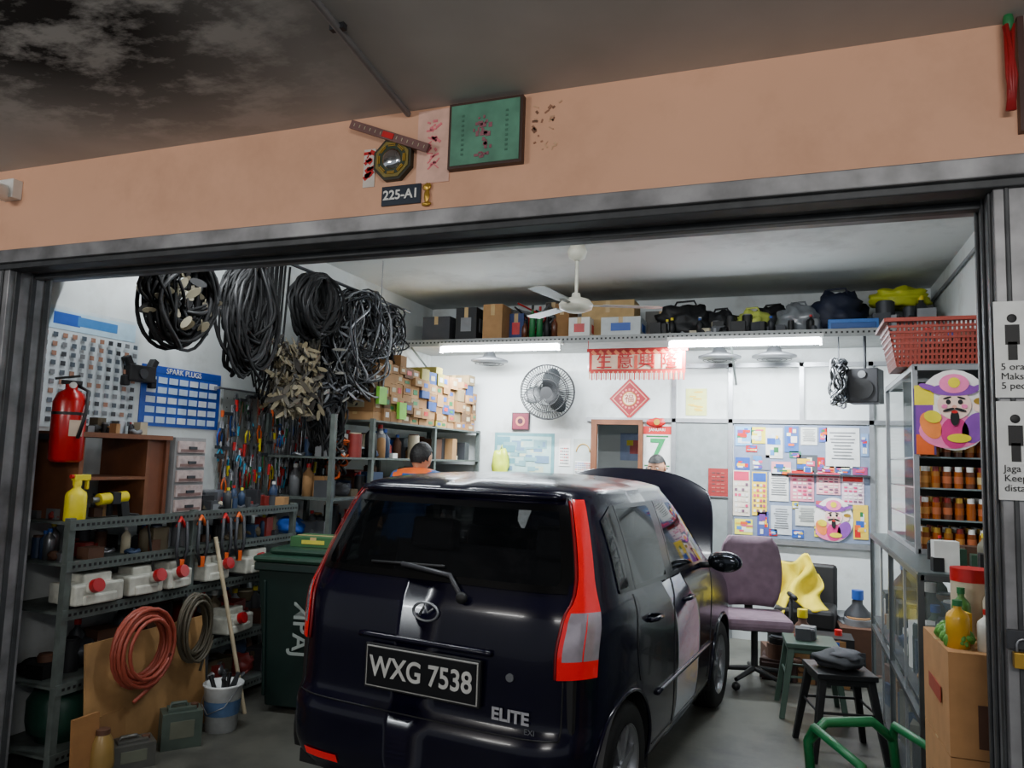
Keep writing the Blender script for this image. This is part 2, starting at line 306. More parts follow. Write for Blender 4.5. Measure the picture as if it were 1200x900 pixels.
def build_car():
    R=empty('hatchback_car',(-1.495,2.88,0),-rad(6.2)); R.scale=(1.07,1,.995)
    N=360; dense=[]
    for i in range(8000):
        th=2*math.pi*i/8000; c,s=math.cos(th),math.sin(th)
        dense.append((th,.7*math.copysign(abs(c)**(2/NN),c),1.55*math.copysign(abs(s)**(2/NN),s)))
    acc=[0]
    for i in range(1,8000): acc.append(acc[-1]+math.hypot(dense[i][1]-dense[i-1][1],dense[i][2]-dense[i-1][2]))
    tot=acc[-1]+math.hypot(dense[0][1]-dense[-1][1],dense[0][2]-dense[-1][2]); ths=[];k=0
    for i in range(N):
        t=tot*i/N
        while k<7998 and acc[k+1]<t: k+=1
        ths.append(dense[k][0])
    rows=[]
    z=.17
    while z<1.4401: rows.append([cpt(t,z) for t in ths]); z+=.02
    top=rows[-1]
    yc,L,w=lev(1.44)
    for ph in (8,16,25,35,45,55,65,75,84):
        kk=math.cos(rad(ph)); zz=1.44+0.075*(1-kk**2.4)**0.62
        rows.append([Vector((q.x*kk, yc+(q.y-yc)*kk, zz)) for q in top])
    vs=[p for r_ in rows for p in r_]; nv=len(rows)
    for p in vs:
        if abs(p.x)>.5:
            for hy in (HUBR,HUBF):
                d=math.hypot(p.y-hy,p.z-WR)
                if abs(d-AR)<.015 and d>0: p.y=hy+(p.y-hy)*AR/d; p.z=WR+(p.z-WR)*AR/d
    b=MB('body'); F1=[];F2=[]
    for i in range(nv-1):
        for j in range(N):
            l=(j+1)%N; f=(i*N+j,i*N+l,(i+1)*N+l,(i+1)*N+j); c=(vs[f[0]]+vs[f[1]]+vs[f[2]]+vs[f[3]])/4
            yc,L,w=lev(min(c.z,1.44)); skip=False
            if abs(c.x)>.5 and c.z<.75:
                for hy in (HUBR,HUBF):
                    if math.hypot(c.y-hy,c.z-WR)<AR-.002: skip=True
            if abs(c.x)<w*.82 and 1.065<c.z<1.37 and (c.y<yc-L*.8 or c.y>yc+L*.8): skip=True
            if abs(c.x)>w*.8 and c.z<1.4:
                for a,e in SW:
                    if a+.02<c.y<e-.02:
                        zb,zt=swin(c.y)
                        if zb+.02<c.z<zt-.02: skip=True
            if skip: continue
            n=(vs[f[1]]-vs[f[0]]).cross(vs[f[3]]-vs[f[0]])
            (F2 if (c.y>2.42 and .8<c.z<1.0 and n.length>0 and abs(n.normalized().z)>.6 and abs(c.x)<.62) else F1).append(f)
    F1.append(tuple((nv-1)*N+j for j in range(N)))
    b.add(vs,F1,paint,True)
    if F2: b.add(vs,F2,BLK,True)
    b.build(parent=R)
    def patch(B,fn,us,vs_,off,matf):
        g=[[fn(u,v) for u in us] for v in vs_]; V=[]
        nu,nv_=len(us),len(vs_)
        for i in range(nv_):
            for j in range(nu):
                du=g[i][min(j+1,nu-1)]-g[i][max(j-1,0)]; dv=g[min(i+1,nv_-1)][j]-g[max(i-1,0)][j]; n=du.cross(dv)
                if n.length<1e-9: n=Vector((0,0,1))
                n.normalize(); out=Vector((g[i][j].x,g[i][j].y-1.5,0.15))
                if n.dot(out)<0: n=-n
                V.append(g[i][j]+n*off)
        byM={}
        for i in range(nv_-1):
            for j in range(nu-1):
                m=matf((us[j]+us[j+1])/2,(vs_[i]+vs_[i+1])/2); byM.setdefault(m,[]).append((i*nu+j,i*nu+j+1,(i+1)*nu+j+1,(i+1)*nu+j))
        for m,f in byM.items(): B.add(V,f,m,True)
    def lsp(a,c,n): return [a+(c-a)*i/n for i in range(n+1)]
    def bord(e,n): return [0,e]+lsp(e,1-e,n)[1:-1]+[1-e,1]
    g=MB('glazing')
    fm=lambda eu,ev,gm=cglass:(lambda u,v: frit if (u<eu or u>1-eu or v<ev or v>1-ev) else gm)
    zr=lambda v:1.045+v*.345
    patch(g,lambda u,v: rearp((u*2-1)*lev(zr(v))[2]*(.865 if v>.1 else .84),zr(v)),bord(.035,24),bord(.08,12),.006,fm(.035,.08))
    patch(g,lambda u,v: frontp((u*2-1)*lev(zr(v))[2]*.87,zr(v)),bord(.035,24),bord(.08,12),.006,fm(.035,.08))
    for sg in (-1,1):
        for a,e in SW:
            def fn(u,v,a=a,e=e):
                y=a+(e-a)*u; zb,zt=swin(y); zt=max(zt,zb+.02); return sidep(y,zb+(zt-zb)*v,sg)
            eu=.018/(e-a) if e-a>.2 else .1
            patch(g,fn,bord(eu,14),bord(.05,8),.005,fm(eu,.05,sglass))
        for a,e in ((.60,.66),(1.20,1.30)):
            def fn(u,v,a=a,e=e): 
                y=a+(e-a)*u; zb,zt=swin(y); return sidep(y,zb+(zt-zb)*v,sg)
            patch(g,fn,lsp(0,1,4),lsp(0,1,8),.004,lambda u,v:frit)
    g.build(parent=R)
    t=MB('taillights')
    XI=[(.72,.78),(.80,.78),(.95,.81),(1.03,.865),(1.12,.88),(1.42,.88)]; YO=[(.72,.17),(.95,.17),(1.1,.14),(1.42,.10)]
    for sg in (-1,1):
        def fn(u,v):
            z=.73+v*.68; yc,L,w=lev(z); xi=interp(XI,z); yo=interp(YR,z)+interp(YO,z)
            c=xi**(NN/2); t1=-math.acos(c); tt=min(1,abs((yo-yc)/L)); t2=-math.asin(tt**(NN/2))
            th=t1+(t2-t1)*(u**0.8); q=cpt(th,z); return Vector((q.x*sg,q.y,q.z))
        vv=lsp(0,.1,3)+lsp(.1,.36,6)[1:]+lsp(.36,1,14)[1:]
        patch(t,fn,lsp(0,1,18),vv,.016,lambda u,v: lclr if .1<v<.36 and u>.08 else lred)
        pts=[fn(0,v)for v in vv]; t.tube([p+Vector((0,-.006,0)) for p in pts],.007,P(120,6,12,.3))
        t.tube([fn(.55,v)+Vector((0.006*sg,-.012,0)) for v in lsp(.1,.36,6)],.006,lred)
        for vq in (.18,.27): t.tube([fn(u_,vq)+Vector((0.006*sg,-.012,0)) for u_ in lsp(.05,.9,6)],.003,P(120,110,120,.3))
        patch(t,lambda u,v:(lambda q:Vector((q.x*sg,q.y,q.z)))(cpt(-rad(86)+u*rad(14),.25+v*.035)),lsp(0,1,8),lsp(0,1,2),.006,lambda u,v:lred)
    t.build(parent=R)
    d=MB('trim_details')
    def line(pts,r=.0035,m=BLK): d.tube(pts,r,m,n=5)
    line([rearp(x,.505) for x in lsp(-.6,.6,30)])
    for sg in (-1,1):
        line([rearp(sg*.60,.505+k) for k in lsp(0,.22,8)])
        line([rearp(sg*lev(z)[2]*.87,z) for z in lsp(1.0,1.42,12)],.004)
        line([sidep(1.25,z,sg) for z in lsp(.26,1.0,20)])
        line([sidep(2.15-max(0,(.8-z))*.15,z,sg) for z in lsp(.3,1.0,16)])
        line([sidep(.62+max(0,.75-z)*.35,z,sg) for z in lsp(.62,1.0,10)])
        line([sidep(y,.27,sg) for y in lsp(.9,2.12,16)])
        d.tube([sidep(y,.50,sg)+Vector((sg*.004,0,0)) for y in lsp(.92,2.1,16)],.012,paint,n=8)
        for y0 in (.78,1.42):
            p=sidep(y0,.86,sg); d.tube([p+Vector((sg*.005,0,0)),p+Vector((sg*.03,.03,.004)),p+Vector((sg*.03,.12,.004)),p+Vector((sg*.005,.15,0))],.011,paint,n=8)
        for hy in (HUBR,HUBF):
            d.tube([sidep(hy+AR*math.cos(a),WR+AR*math.sin(a),sg) for a in lsp(-.2,math.pi+.2,24)],.009,paint,n=6)
        mp=sidep(1.93,.985,sg)
        d.tube([mp,mp+Vector((sg*.07,0,.01))],.02,BLK); d.sph(mp+Vector((sg*.135,.01,.03)),(.095,.06,.062),paint,nu=20,nv=14); d.sph(mp+Vector((sg*.135,-.035,.03)),(.082,.02,.051),P(60,64,70,.08,0.9))
    d.tube([rearp(x,1.425)+Vector((0,-.012,.0)) for x in lsp(-.50,.50,24)],.018,paint,n=8)
    w0=rearp(.18,1.0)+Vector((0,-.03,0)); d.sph(w0,(.025,.02,.025),BLK)
    d.tube([w0,rearp(.10,1.08)+Vector((0,-.025,0)),rearp(-.14,1.105)+Vector((0,-.025,0))],.011,P(60,60,64,.4)); d.tube([rearp(-.30,1.10)+Vector((0,-.014,0)),rearp(.06,1.11)+Vector((0,-.014,0))],.007,BLK)
    T=Matrix.Translation(rearp(.02,.925)+Vector((0,-.008,0)))
    ring=[(.058*math.cos(a),0,.038*math.sin(a)) for a in [2*math.pi*i/24 for i in range(24)]]
    d.M=T; d.tube(ring,.006,STL,closed=True); d.tube([(-.03,0,-.02),(-.005,0,.028),(.01,0,-.004),(.036,0,.018)],.006,STL); d.M=Matrix.Identity(4)
    d.cyl(rearp(.41,.72),rearp(.41,.72)+Vector((0,-.008,0)),.016,STL)
    d.tube([rearp(x,.80)+Vector((0,-.010,0)) for x in lsp(-.28,.33,16)],.013,paint,n=8)
    d.cyl((.45,.12,.19),(.45,-.02,.18),.025,STL,cap=False)
    d.bx(-.62,.62,.12,2.95,.16,.22,BLK)
    d.build(parent=R)
    i=MB('interior')
    seat=P(62,62,68,.8)
    i.bx(-.64,.64,.12,2.6,.3,.34,BLK); i.bx(-.64,.64,.12,.6,.34,.80,BLK); i.box((0,.80,.85),(1.2,.14,.55),seat,R=(rad(-12),0,0))
    for x in (-.34,.34): i.box((x,.74,1.18),(.24,.09,.16),seat,R=(rad(-10),0,0)); i.box((x,1.5,.85),(.46,.13,.62),seat,R=(rad(-14),0,0)); i.box((x,1.42,1.25),(.26,.09,.16),seat,R=(rad(-10),0,0)); i.box((x,1.75,.52),(.46,.5,.18),seat)
    i.bx(-.62,.62,2.2,2.5,.6,.95,BLK); i.build(parent=R,bevel=.03)
    for sg in (-1,1):
        for hy,nm in ((HUBR,'rear'),(HUBF,'front')):
            wv=MB('wheel_'+nm+('_right' if sg>0 else '_left')); T=Matrix.Rotation(rad(90)*sg,4,'Y')
            wv.lathe([(.18,-.09),(.25,-.095),(.272,-.08),(.28,-.05),(.28,.05),(.272,.08),(.25,.095),(.18,.085)],RUB,n=40,T=T)
            for q in range(-2,3): wv.lathe([(.2812,q*.022-.002),(.2812,q*.022+.002)],BLK,n=40,T=T)
            wv.lathe([(.185,.088),(.175,.08),(.165,.05),(.165,-.08)],STL,n=40,T=T)
            wv.M=T; wv.cyl((0,0,-.02),(0,0,.02),.165,DST,n=32)
            for k in range(7):
                a=2*math.pi*k/7; wv.box((.1*math.cos(a),.1*math.sin(a),.062),(.15,.034,.02),STL,R=a)
            wv.cyl((0,0,.03),(0,0,.08),.04,STL,n=20); wv.M=Matrix.Identity(4)
            wv.build((sg*(.735-.10),hy,WR),parent=R)
            ln=MB('wheel_liner'); vv=[];ff=[]
            for k in range(25):
                a=-.3+(math.pi+.6)*k/24
                vv+=[(sg*.42,hy+AR*math.cos(a),WR+AR*math.sin(a)),(sg*.725,hy+AR*math.cos(a),WR+AR*math.sin(a))]
                if k: ff.append((2*k-2,2*k-1,2*k+1,2*k))
            ln.add(vv,ff,BLK,True); ln.box((sg*.42,hy,WR+.08),(.01,.66,.5),BLK); ln.build(parent=R)
    h=MB('open_bonnet'); V=[];F=[];nu,nvv=20,14
    for j in range(nvv+1):
        v=j/nvv
        for q in range(nu+1):
            u=q/nu*2-1; wv_=.66*(1-.06*v-.10*v**4); V.append((u*wv_,v*.70-.13*abs(u)**3*v,-.05*u*u-.05*v**2+.03*math.sin(v*3.14)))
    for j in range(nvv):
        for q in range(nu): a=j*(nu+1)+q; F.append((a,a+1,a+nu+2,a+nu+1))
    T=Matrix.Translation((0,2.46,.98))@Matrix.Rotation(rad(57),4,'X')
    h.add(V,F,paint,True,T); V2=[(x*.97,y*.985,z-.02) for x,y,z in V]; h.add(V2,[tuple(reversed(f)) for f in F],P(40,40,48,.6),True,T)
    h.M=T; h.tube([(x,y,z-.01) for x,y,z in [V[k*(nu+1)] for k in range(nvv+1)]+[V[nvv*(nu+1)+k] for k in range(nu+1)]+[V[(nvv-k)*(nu+1)+nu] for k in range(nvv+1)]],.012,paint)
    h.M=Matrix.Identity(4); h.cyl((-.5,2.95,.8),(-.45,2.72,1.35),.005,STL); h.build(parent=R)
    e=MB('engine'); e.box((0,2.72,.70),(1.0,.4,.3),BLK); e.cyl((-.2,2.72,.85),(.25,2.72,.85),.06,STL); e.box((.35,2.75,.88),(.2,.15,.12),DST); e.build(parent=R,bevel=.01)
    p=MB('number_plate'); pc=rearp(.035,.68)+Vector((0,-.02,0)); p.box(pc,(.53,.02,.185),BLK); p.box(pc+Vector((0,-.011,0)),(.515,.004,.17),P(170,170,165,.5)); p.box(pc+Vector((0,-.013,0)),(.505,.004,.16),P(14,14,18,.3)); p.build(parent=R,bevel=.003)
    text('plate_number','WXG 7538',.118,pc+Vector((0,-.017,-.002)),FR,P(205,205,200,.4),R,off=.002,sx=.84)
    q=rearp(.42,.575); text('badge','ELITE',.066,q+Vector((0,-.010,0)),FR,P(190,190,195,.3,.3),R,off=.002); text('badge_sub','EXI',.03,q+Vector((.08,-.010,-.045)),FR,STL,R)
    return R
build_car()
# ---------------------------------------------------------------- people
def skin_mesh(V,E,RD,sub=2,root=0):
    me=bpy.data.meshes.new('tmp'); me.from_pydata(V,E,[]); o=bpy.data.objects.new('tmp',me); COL.objects.link(o)
    o.modifiers.new('s','SKIN'); s=o.modifiers.new('d','SUBSURF'); s.levels=sub; s.render_levels=sub
    for i,r in enumerate(RD):
        me.skin_vertices[0].data[i].radius=(r,r) if not isinstance(r,tuple) else r
        me.skin_vertices[0].data[i].use_root=(i==root)
    bpy.context.view_layer.update(); ev=o.evaluated_get(bpy.context.evaluated_depsgraph_get()); em=ev.to_mesh()
    vs=[tuple(v.co) for v in em.vertices]; fs=[tuple(p.vertices) for p in em.polygons]; ev.to_mesh_clear()
    bpy.data.objects.remove(o); bpy.data.meshes.remove(me); return vs,fs
def person(name,loc,rot,shirt,collar,pants,lean=0.0,turn=0.0,headdrop=0.0,sc=1.0,hz=1.55):
    b=MB(name)
    V=[(0,0,.90),(0,-.01,1.06),(0,-.02,1.22),(0,0,1.36),(0,-.0,1.45),(-.17,0,1.375),(-.225,.01,1.12),(-.19,-.2,.99),(.17,0,1.375),(.225,.01,1.12),(.19,-.2,.99),
       (-.09,0,.86),(-.10,-.02,.48),(-.10,.02,.09),(-.11,-.13,.04),(.09,0,.86),(.10,-.02,.48),(.10,.02,.09),(.11,-.13,.04)]
    E=[(0,1),(1,2),(2,3),(3,4),(3,5),(5,6),(6,7),(3,8),(8,9),(9,10),(0,11),(11,12),(12,13),(13,14),(0,15),(15,16),(16,17),(17,18)]
    RD=[(.15,.11),(.145,.105),(.155,.11),(.12,.09),.058,.07,.045,.028,.07,.045,.028,.09,.058,.04,.035,.09,.058,.04,.035]
    vs,fs=skin_mesh(V,E,RD)
    def lf(p):
        x,y,z=p; k=max(0,z-.95); return (x,y-lean*k,z-lean*k*.25)
    cls={}
    for f in fs:
        c=sum((Vector(vs[i]) for i in f),Vector())/len(f)
        m=pants if c.z<.93 and abs(c.x)<.2 and c.y>-.16 or c.z<.85 else shirt
        if c.z<.09: m=BLK
        if c.y<-.06 and abs(c.x)>.16 and .9<c.z<1.2: m=SKIN
        if c.z>1.455: m=SKIN
        elif c.z>1.385 and abs(c.x)<.16: m=collar
        cls.setdefault(m,[]).append(f)
    V2=[lf(p) for p in vs]
    for m,f in cls.items(): b.add(V2,f,m,True)
    for sg in (-1,1):
        w=Vector((sg*.19,-.2,.99)); HV=[w,w+Vector((0,-.05,-.01)),w+Vector((0,-.085,-.015))]; HE=[(0,1),(1,2)]; HR=[(.024,.018),(.034,.017),(.034,.014)]
        for k in range(4):
            x0=(k-1.5)*.017; L=[.026,.030,.028,.021][k]; i0=len(HV)
            HV+=[w+Vector((x0,-.095,-.016)),w+Vector((x0*1.05,-.095-L,-.022)),w+Vector((x0*1.05,-.095-L*1.7,-.04)),w+Vector((x0,-.095-L*1.9,-.062))]
            HE+=[(2,i0),(i0,i0+1),(i0+1,i0+2),(i0+2,i0+3)]; HR+=[.010,.009,.0085,.007]
        i0=len(HV); HV+=[w+Vector((-sg*.034,-.045,-.015)),w+Vector((-sg*.052,-.075,-.025)),w+Vector((-sg*.055,-.10,-.035))]; HE+=[(1,i0),(i0,i0+1),(i0+1,i0+2)]; HR+=[.012,.010,.008]
        a,f=skin_mesh(HV,HE,HR,1); b.add([lf(p) for p in a],f,SKIN,True)
    hc=Vector(lf((0,-.01,hz))); T=Matrix.Translation(hc)@Matrix.Rotation(turn,4,'Z')@Matrix.Rotation(headdrop,4,'X'); b.M=T
    vs=[];fs=[];nu,nv=28,20
    for i in range(nv+1):
        ph=math.pi*i/nv
        for j in range(nu):
            th=2*math.pi*j/nu; x=math.sin(ph)*math.cos(th);y=math.sin(ph)*math.sin(th);z=math.cos(ph)
            jaw=1-.28*max(0,-z)**1.2; X_=x*.074*jaw; Y_=y*(.093 if y>0 else .087)*(1-.15*max(0,-z)*(1 if y>0 else .2)); Z_=z*.106
            if y<-.5: 
                Y_-=.022*math.exp(-((x/.18)**2+((z+.12)/.16)**2)); Y_+=.008*math.exp(-(((abs(x)-.38)/.16)**2+((z-.08)/.12)**2)); Y_-=.006*math.exp(-((x/.3)**2+((z+.45)/.08)**2))
            vs.append((X_,Y_,Z_))
    for i in range(nv):
        for j in range(nu): l=(j+1)%nu; fs.append((i*nu+j,(i+1)*nu+j,(i+1)*nu+l,i*nu+l))
    hair=P(14,12,12,.6,bump=.4,scale=60)
    b.add(vs,fs,SKIN,True)
    hv=[(x*1.09,y*1.09+.004,z*1.07+.004) for x,y,z in vs]
    hf=[f for f in fs if (lambda c:(c.z>.055 or (c.y>.0 and c.z>-.035) or (c.y>.04 and c.z>-.06)) )(sum((Vector(vs[i]) for i in f),Vector())/4)]
    b.add(hv,hf,hair,True)
    for sg in (-1,1):
        b.sph((sg*.076,.005,-.005),(.010,.018,.030),SKIN,nu=10,nv=8); b.sph((sg*.03,-.075,.010),(.011,.007,.006),WHT,nu=8,nv=6); b.sph((sg*.03,-.081,.010),(.005,.003,.005),BLK,nu=8,nv=6); b.box((sg*.03,-.082,.03),(.03,.006,.006),hair)
    b.box((0,-.089,-.050),(.042,.006,.008),P(150,80,75,.5)); b.M=Matrix.Identity(4)
    o=b.build(loc,rot); o.scale=(sc,sc,sc); return o
person('mechanic_man',(-2.72,5.0,0),rad(165),P(40,95,160,.7),P(240,105,35,.7),P(40,42,50,.8),lean=.30,turn=.2,headdrop=.35,sc=1.055,hz=1.525)
person('customer_man',(-1.12,6.75,0),rad(-10),P(60,60,66,.7),P(60,60,66,.7),P(30,32,40,.8),lean=.05,headdrop=.25)
# ---------------------------------------------------------------- clutter helpers
def bottle(b,c,r,h,mat,capm,n=12):
    b.lathe([(0,0),(r,0),(r,h*.62),(r*.9,h*.7),(r*.35,h*.82),(r*.35,h*.9)],mat,c,n=n); b.cyl((c[0],c[1],c[2]+h*.88),(c[0],c[1],c[2]+h),r*.42,capm,n=n)
def carton(b,c,sz,mat,label=None,R=0):
    b.box(c,sz,mat,R=R)
    T=Matrix.Translation(c)@Matrix.Rotation(R,4,'Z'); o=b.M; b.M=o@T
    b.box((0,0,sz[2]/2),(sz[0]*1.004,.04,.002),P(190,160,110,.3)); b.box((0,-sz[1]/2,sz[2]*.35),(.04,.002,sz[2]*.3),P(190,160,110,.3))
    if label: 
        b.box((0,-sz[1]/2-.001,0),(sz[0]*.5,.003,sz[2]*.4),label); b.box((sz[0]/2+.001,0,0),(.003,sz[1]*.5,sz[2]*.4),label)
    b.M=o
PAL=[BLK,DST,STL,CARD,BRN,GRY,P(60,62,66,.6),P(90,80,60,.7),CRM,P(40,60,90,.5),P(130,40,35,.5)]
def clutter(name,x0,x1,y0,y1,z,n,smin,smax,pal=PAL,seed=1,build=True,b=None,parent=None):
    rnd=random.Random(seed); b=b or MB(name)
    for i in range(n):
        x=rnd.uniform(x0,x1);y=rnd.uniform(y0,y1);s=rnd.uniform(smin,smax);m=rnd.choice(pal);k=rnd.random()
        x=min(max(x,x0+s/2),x1-s/2) if x1-x0>s else (x0+x1)/2; y=min(max(y,y0+s/2),y1-s/2)
        if k<.4: h=s*rnd.uniform(.4,1.1); b.box((x,y,z+h/2),(s*.8,s*rnd.uniform(.5,.9),h),m,R=rnd.uniform(-.3,.3))
        elif k<.65: h=s*rnd.uniform(.5,1.3); b.cyl((x,y,z),(x,y,z+h),s*.3,m,n=12); b.cyl((x,y,z+h),(x,y,z+h+.01),s*.25,rnd.choice(pal),n=12)
        elif k<.8: bottle(b,(x,y,z),s*.25,s*1.4,m,rnd.choice([RED,WHT,BLU,YEL]))
        elif k<.9: b.tube([(x+s*.4*math.cos(a),y+s*.4*math.sin(a),z+.012+.006*math.sin(3*a)) for a in [j*.5236 for j in range(12)]],.012,m,closed=True)
        else: b.sph((x,y,z+s*.3),(s*.45,s*.4,s*.32),m,amp=.5,seed=i,flat=s*.3)
    return b.build(parent=parent) if build else b
def poster(name,c,w,h,base,items,rot=0):
    r=empty(name,c,rot); b=MB('sheet')
    b.box((0,0,0),(w,.006,h),base)
    for k,(x,z,ww,hh,m) in enumerate(items): b.box((x*w/2,-.004-.0002*k,z*h/2),(ww*w,.002,hh*h),m)
    b.build(parent=r); return r
def gridit(nx,nz,x0,x1,z0,z1,fx,fz,mats,rnd):
    out=[]
    for i in range(nx):
        for j in range(nz):
            out.append((x0+(x1-x0)*(i+.5)/nx,z0+(z1-z0)*(j+.5)/nz,(x1-x0)/2/nx*fx,(z1-z0)/2/nz*fz,rnd.choice(mats)))
    return out
R1=random.Random(3); LW=rad(90)
# ---------------------------------------------------------------- LEFT WALL
pw=P(195,204,208,.5)
it=[(0,.78,.9,.16,P(175,203,220,.5)),(-.5,.8,.25,.10,BLU),(.1,.8,.4,.08,P(60,120,180,.5))]+gridit(11,10,-.95,.95,-.95,.6,.5,.5,[DST,GRY,P(90,100,110,.5),P(70,80,90,.5),P(150,110,90,.5)],R1)
poster('parts_chart_poster',(LX+.004,3.13,2.0),.66,.66,pw,it,LW)
it=[(0,.86,.95,.1,P(30,70,160,.5))]+gridit(7,5,-.9,.9,-.95,.7,.82,.62,[P(215,222,228,.5),P(190,208,228,.5)],R1)
r=poster('spark_plug_chart',(LX+.004,3.84,1.90),.68,.38,P(30,75,170,.5),it,LW)
text('heading','SPARK PLUGS',.05,(0,-.006,.163),FR,WHT,r)
b=MB('tool_pegboard'); b.bx(LX+.002,LX+.02,4.20,5.55,1.24,2.0,P(130,135,132,.6))
for i in range(20):
    for j in range(11): b.box((LX+.021,4.24+i*.067,1.28+j*.066),(.002,.008,.008),BLK)
b.build()
def tools(b,x,y0,y1,z0,z1,n,rnd):
    for i in range(n):
        y=rnd.uniform(y0,y1); z=rnd.uniform(z0,z1); k=rnd.random(); L=rnd.uniform(.10,.22); a=rnd.uniform(-.12,.12)
        hc=rnd.choice([RED,RED,ORG,BLU,YEL,BLK,GRN,P(60,160,200,.4),BLK])
        xx=x+rnd.uniform(0,.03); d=Vector((0,math.sin(a),-math.cos(a))); p=Vector((xx,y,z))
        if k<.42:
            b.box(p+d*L/2,(.006,.014,L),STL,R=(a,0,0)); b.cyl(p+Vector((-.004,0,0)),p+Vector((.006,0,0)),.014,STL,n=8); q=p+d*L; b.cyl(q+Vector((-.004,0,0)),q+Vector((.006,0,0)),.016,STL,n=6)
        elif k<.68:
            b.cyl(p,p+d*L*.45,.013,hc,r2=.010,n=8); b.cyl(p+d*L*.45,p+d*L,.004,STL,n=6)
        elif k<.9:
            q=p+d*L*.3; b.cyl(p,q,.007,STL,r2=.013,n=6)
            for s in (-1,1): b.tube([q,q+d*L*.3+Vector((0,s*.022,0)),q+d*L*.75+Vector((0,s*.014,0))],.007,hc,n=5)
        else:
            b.cyl(p,p+d*L,.006,BRN,n=6); b.box(p,(.02,.07,.022),DST)
rt=random.Random(11); b=MB('hanging_hand_tools'); tools(b,LX+.03,4.15,5.5,1.42,1.98,230,rt); tools(b,LX+.05,4.2,5.5,1.42,1.60,80,rt)
for i in range(26): 
    y=4.2+i*.05; b.box((LX+.03,y,1.30),(.008,.018,.16),STL,R=(rt.uniform(-.1,.1),0,0))
for i in range(22):
    y=rt.uniform(4.85,5.5); b.tube([(LX+.08,y,1.99),(LX+.09,y+rt.uniform(-.05,.05),1.6),(LX+.08,y+rt.uniform(-.06,.06),rt.uniform(1.25,1.4))],.006,rt.choice([STL,GRY,BLK]),n=5)
b.build()
b=MB('tool_rail'); b.cyl((LX+.06,4.1,2.0),(LX+.06,5.55,2.0),.008,STL); b.box((LX+.03,4.12,2.0),(.06,.02,.02),STL); b.box((LX+.03,5.53,2.0),(.06,.02,.02),STL); b.build()
b=MB('car_stereo_bracket'); b.box((0,0,0),(.06,.20,.10),BLK); b.box((0,-.09,.06),(.05,.04,.08),BLK,R=(.5,0,0)); b.box((0,.09,.06),(.05,.04,.08),BLK,R=(-.5,0,0)); b.box((0,-.1,-.05),(.04,.04,.06),BLK); b.box((0,.1,-.05),(.04,.04,.06),BLK); b.cyl((.03,0,0),(.04,0,0),.03,DST); b.build((LX+.03,3.46,2.02),bevel=.006)
b=MB('fire_extinguisher'); b.lathe([(0,0),(.065,0),(.078,.015),(.078,.30),(.06,.345),(.028,.365),(.028,.39)],P(175,16,20,.25),n=28); b.box((0,0,.40),(.03,.09,.02),BLK); b.box((0,-.02,.425),(.02,.11,.012),BLK,R=(.2,0,0))
b.cyl((0.03,0,.385),(.045,0,.385),.016,WHT); b.tube([(0,.03,.385),(.04,.07,.36),(.075,.06,.25),(.085,.03,.12)],.009,BLK); b.box((.0785,0.02,.17),(.002,.06,.08),P(190,170,150,.5)); b.lathe([(.0785,.235),(.0785,.25)],BLK,n=28)
b.build((-3.41,2.76,1.49),rot=-.5)
b=MB('extinguisher_bracket'); b.bx(-3.74,-3.48,2.74,2.78,1.60,1.63,DST); b.bx(-3.75,-3.73,2.7,2.82,1.5,1.75,DST); b.build()
b=MB('ceiling_hanging_rail'); b.cyl((-3.22,2.98,2.86),(-3.22,5.9,2.86),.012,DST)
for y in (3.05,4.2,5.4): b.cyl((-3.22,y,2.86),(-3.22,y,CZ),.004,GRY)
b.build()
def loops(b,c,rx,rz,n,mats,r,rnd,depth=.12,sq=.25,irr=.012):
    for i in range(n):
        a=rnd.uniform(.6,1.0); w=rx*a*rnd.uniform(.6,1.05); h=rz*rnd.uniform(.6,1); ya=rnd.uniform(-depth,depth); tw=rnd.uniform(-.6,.6); sh=rnd.uniform(-.05,.05)
        pts=[]; ph=rnd.uniform(0,6); ph2=rnd.uniform(0,6)
        for k in range(26):
            t=2*math.pi*k/26; wz=math.sin(t); ww=w*(1-sq*max(0,wz)); px=ww*math.cos(t)*math.cos(tw)
            pts.append((c[0]+ya*.5+ww*math.cos(t)*math.sin(tw)*.4+irr*math.sin(t*3+ph), c[1]+px+sh*(1-wz)*.7+irr*1.3*math.sin(3*t+ph2), c[2]+rz-h+h*wz+irr*math.sin(2*t+ph)))
        b.tube(pts,r*rnd.uniform(.7,1.2),rnd.choice(mats),n=5,closed=True)
rb=random.Random(5)
b=MB('fan_belt_bundle'); loops(b,(-3.22,3.80,2.40),.22,.37,80,[RUB,BLK,RUB],.011,rb,irr=.015); b.cyl((-3.22,3.8,2.66),(-3.22,3.8,2.87),.006,DST); b.build()
b=MB('fan_belt_bundle'); loops(b,(-3.22,4.50,2.62),.27,.23,64,[RUB,BLK,RUB],.014,rb); b.cyl((-3.22,4.5,2.7),(-3.22,4.5,2.87),.006,DST); b.build()
def leaves(b,c,R,n,mats,rnd,L=.13,w=.05,ry=.45):
    for i in range(n):
        p=Vector((c[0]+rnd.uniform(-.07,.09),c[1]+max(-2*ry,min(2*ry,rnd.gauss(0,ry)))*R,c[2]+rnd.uniform(-R,R)*.95))
        T=Matrix.Translation(p)@Euler((rnd.uniform(-1.2,1.2),rnd.uniform(-.5,.5),rnd.uniform(-.9,.9))).to_matrix().to_4x4()
        l=L*rnd.uniform(.6,1); ww=w*rnd.uniform(.7,1.2)
        poly=[(l*.5*math.cos(a),ww*math.sin(a)) for a in [j*math.pi/6 for j in range(12)]]
        b.add([(0.0,x,z) for x,z in poly]+[(.004,x,z) for x,z in poly],[tuple(range(12)),tuple(reversed(range(12,24)))]+[(q,q+12,(q+1)%12+12,(q+1)%12) for q in range(12)],rnd.choice(mats),False,T)
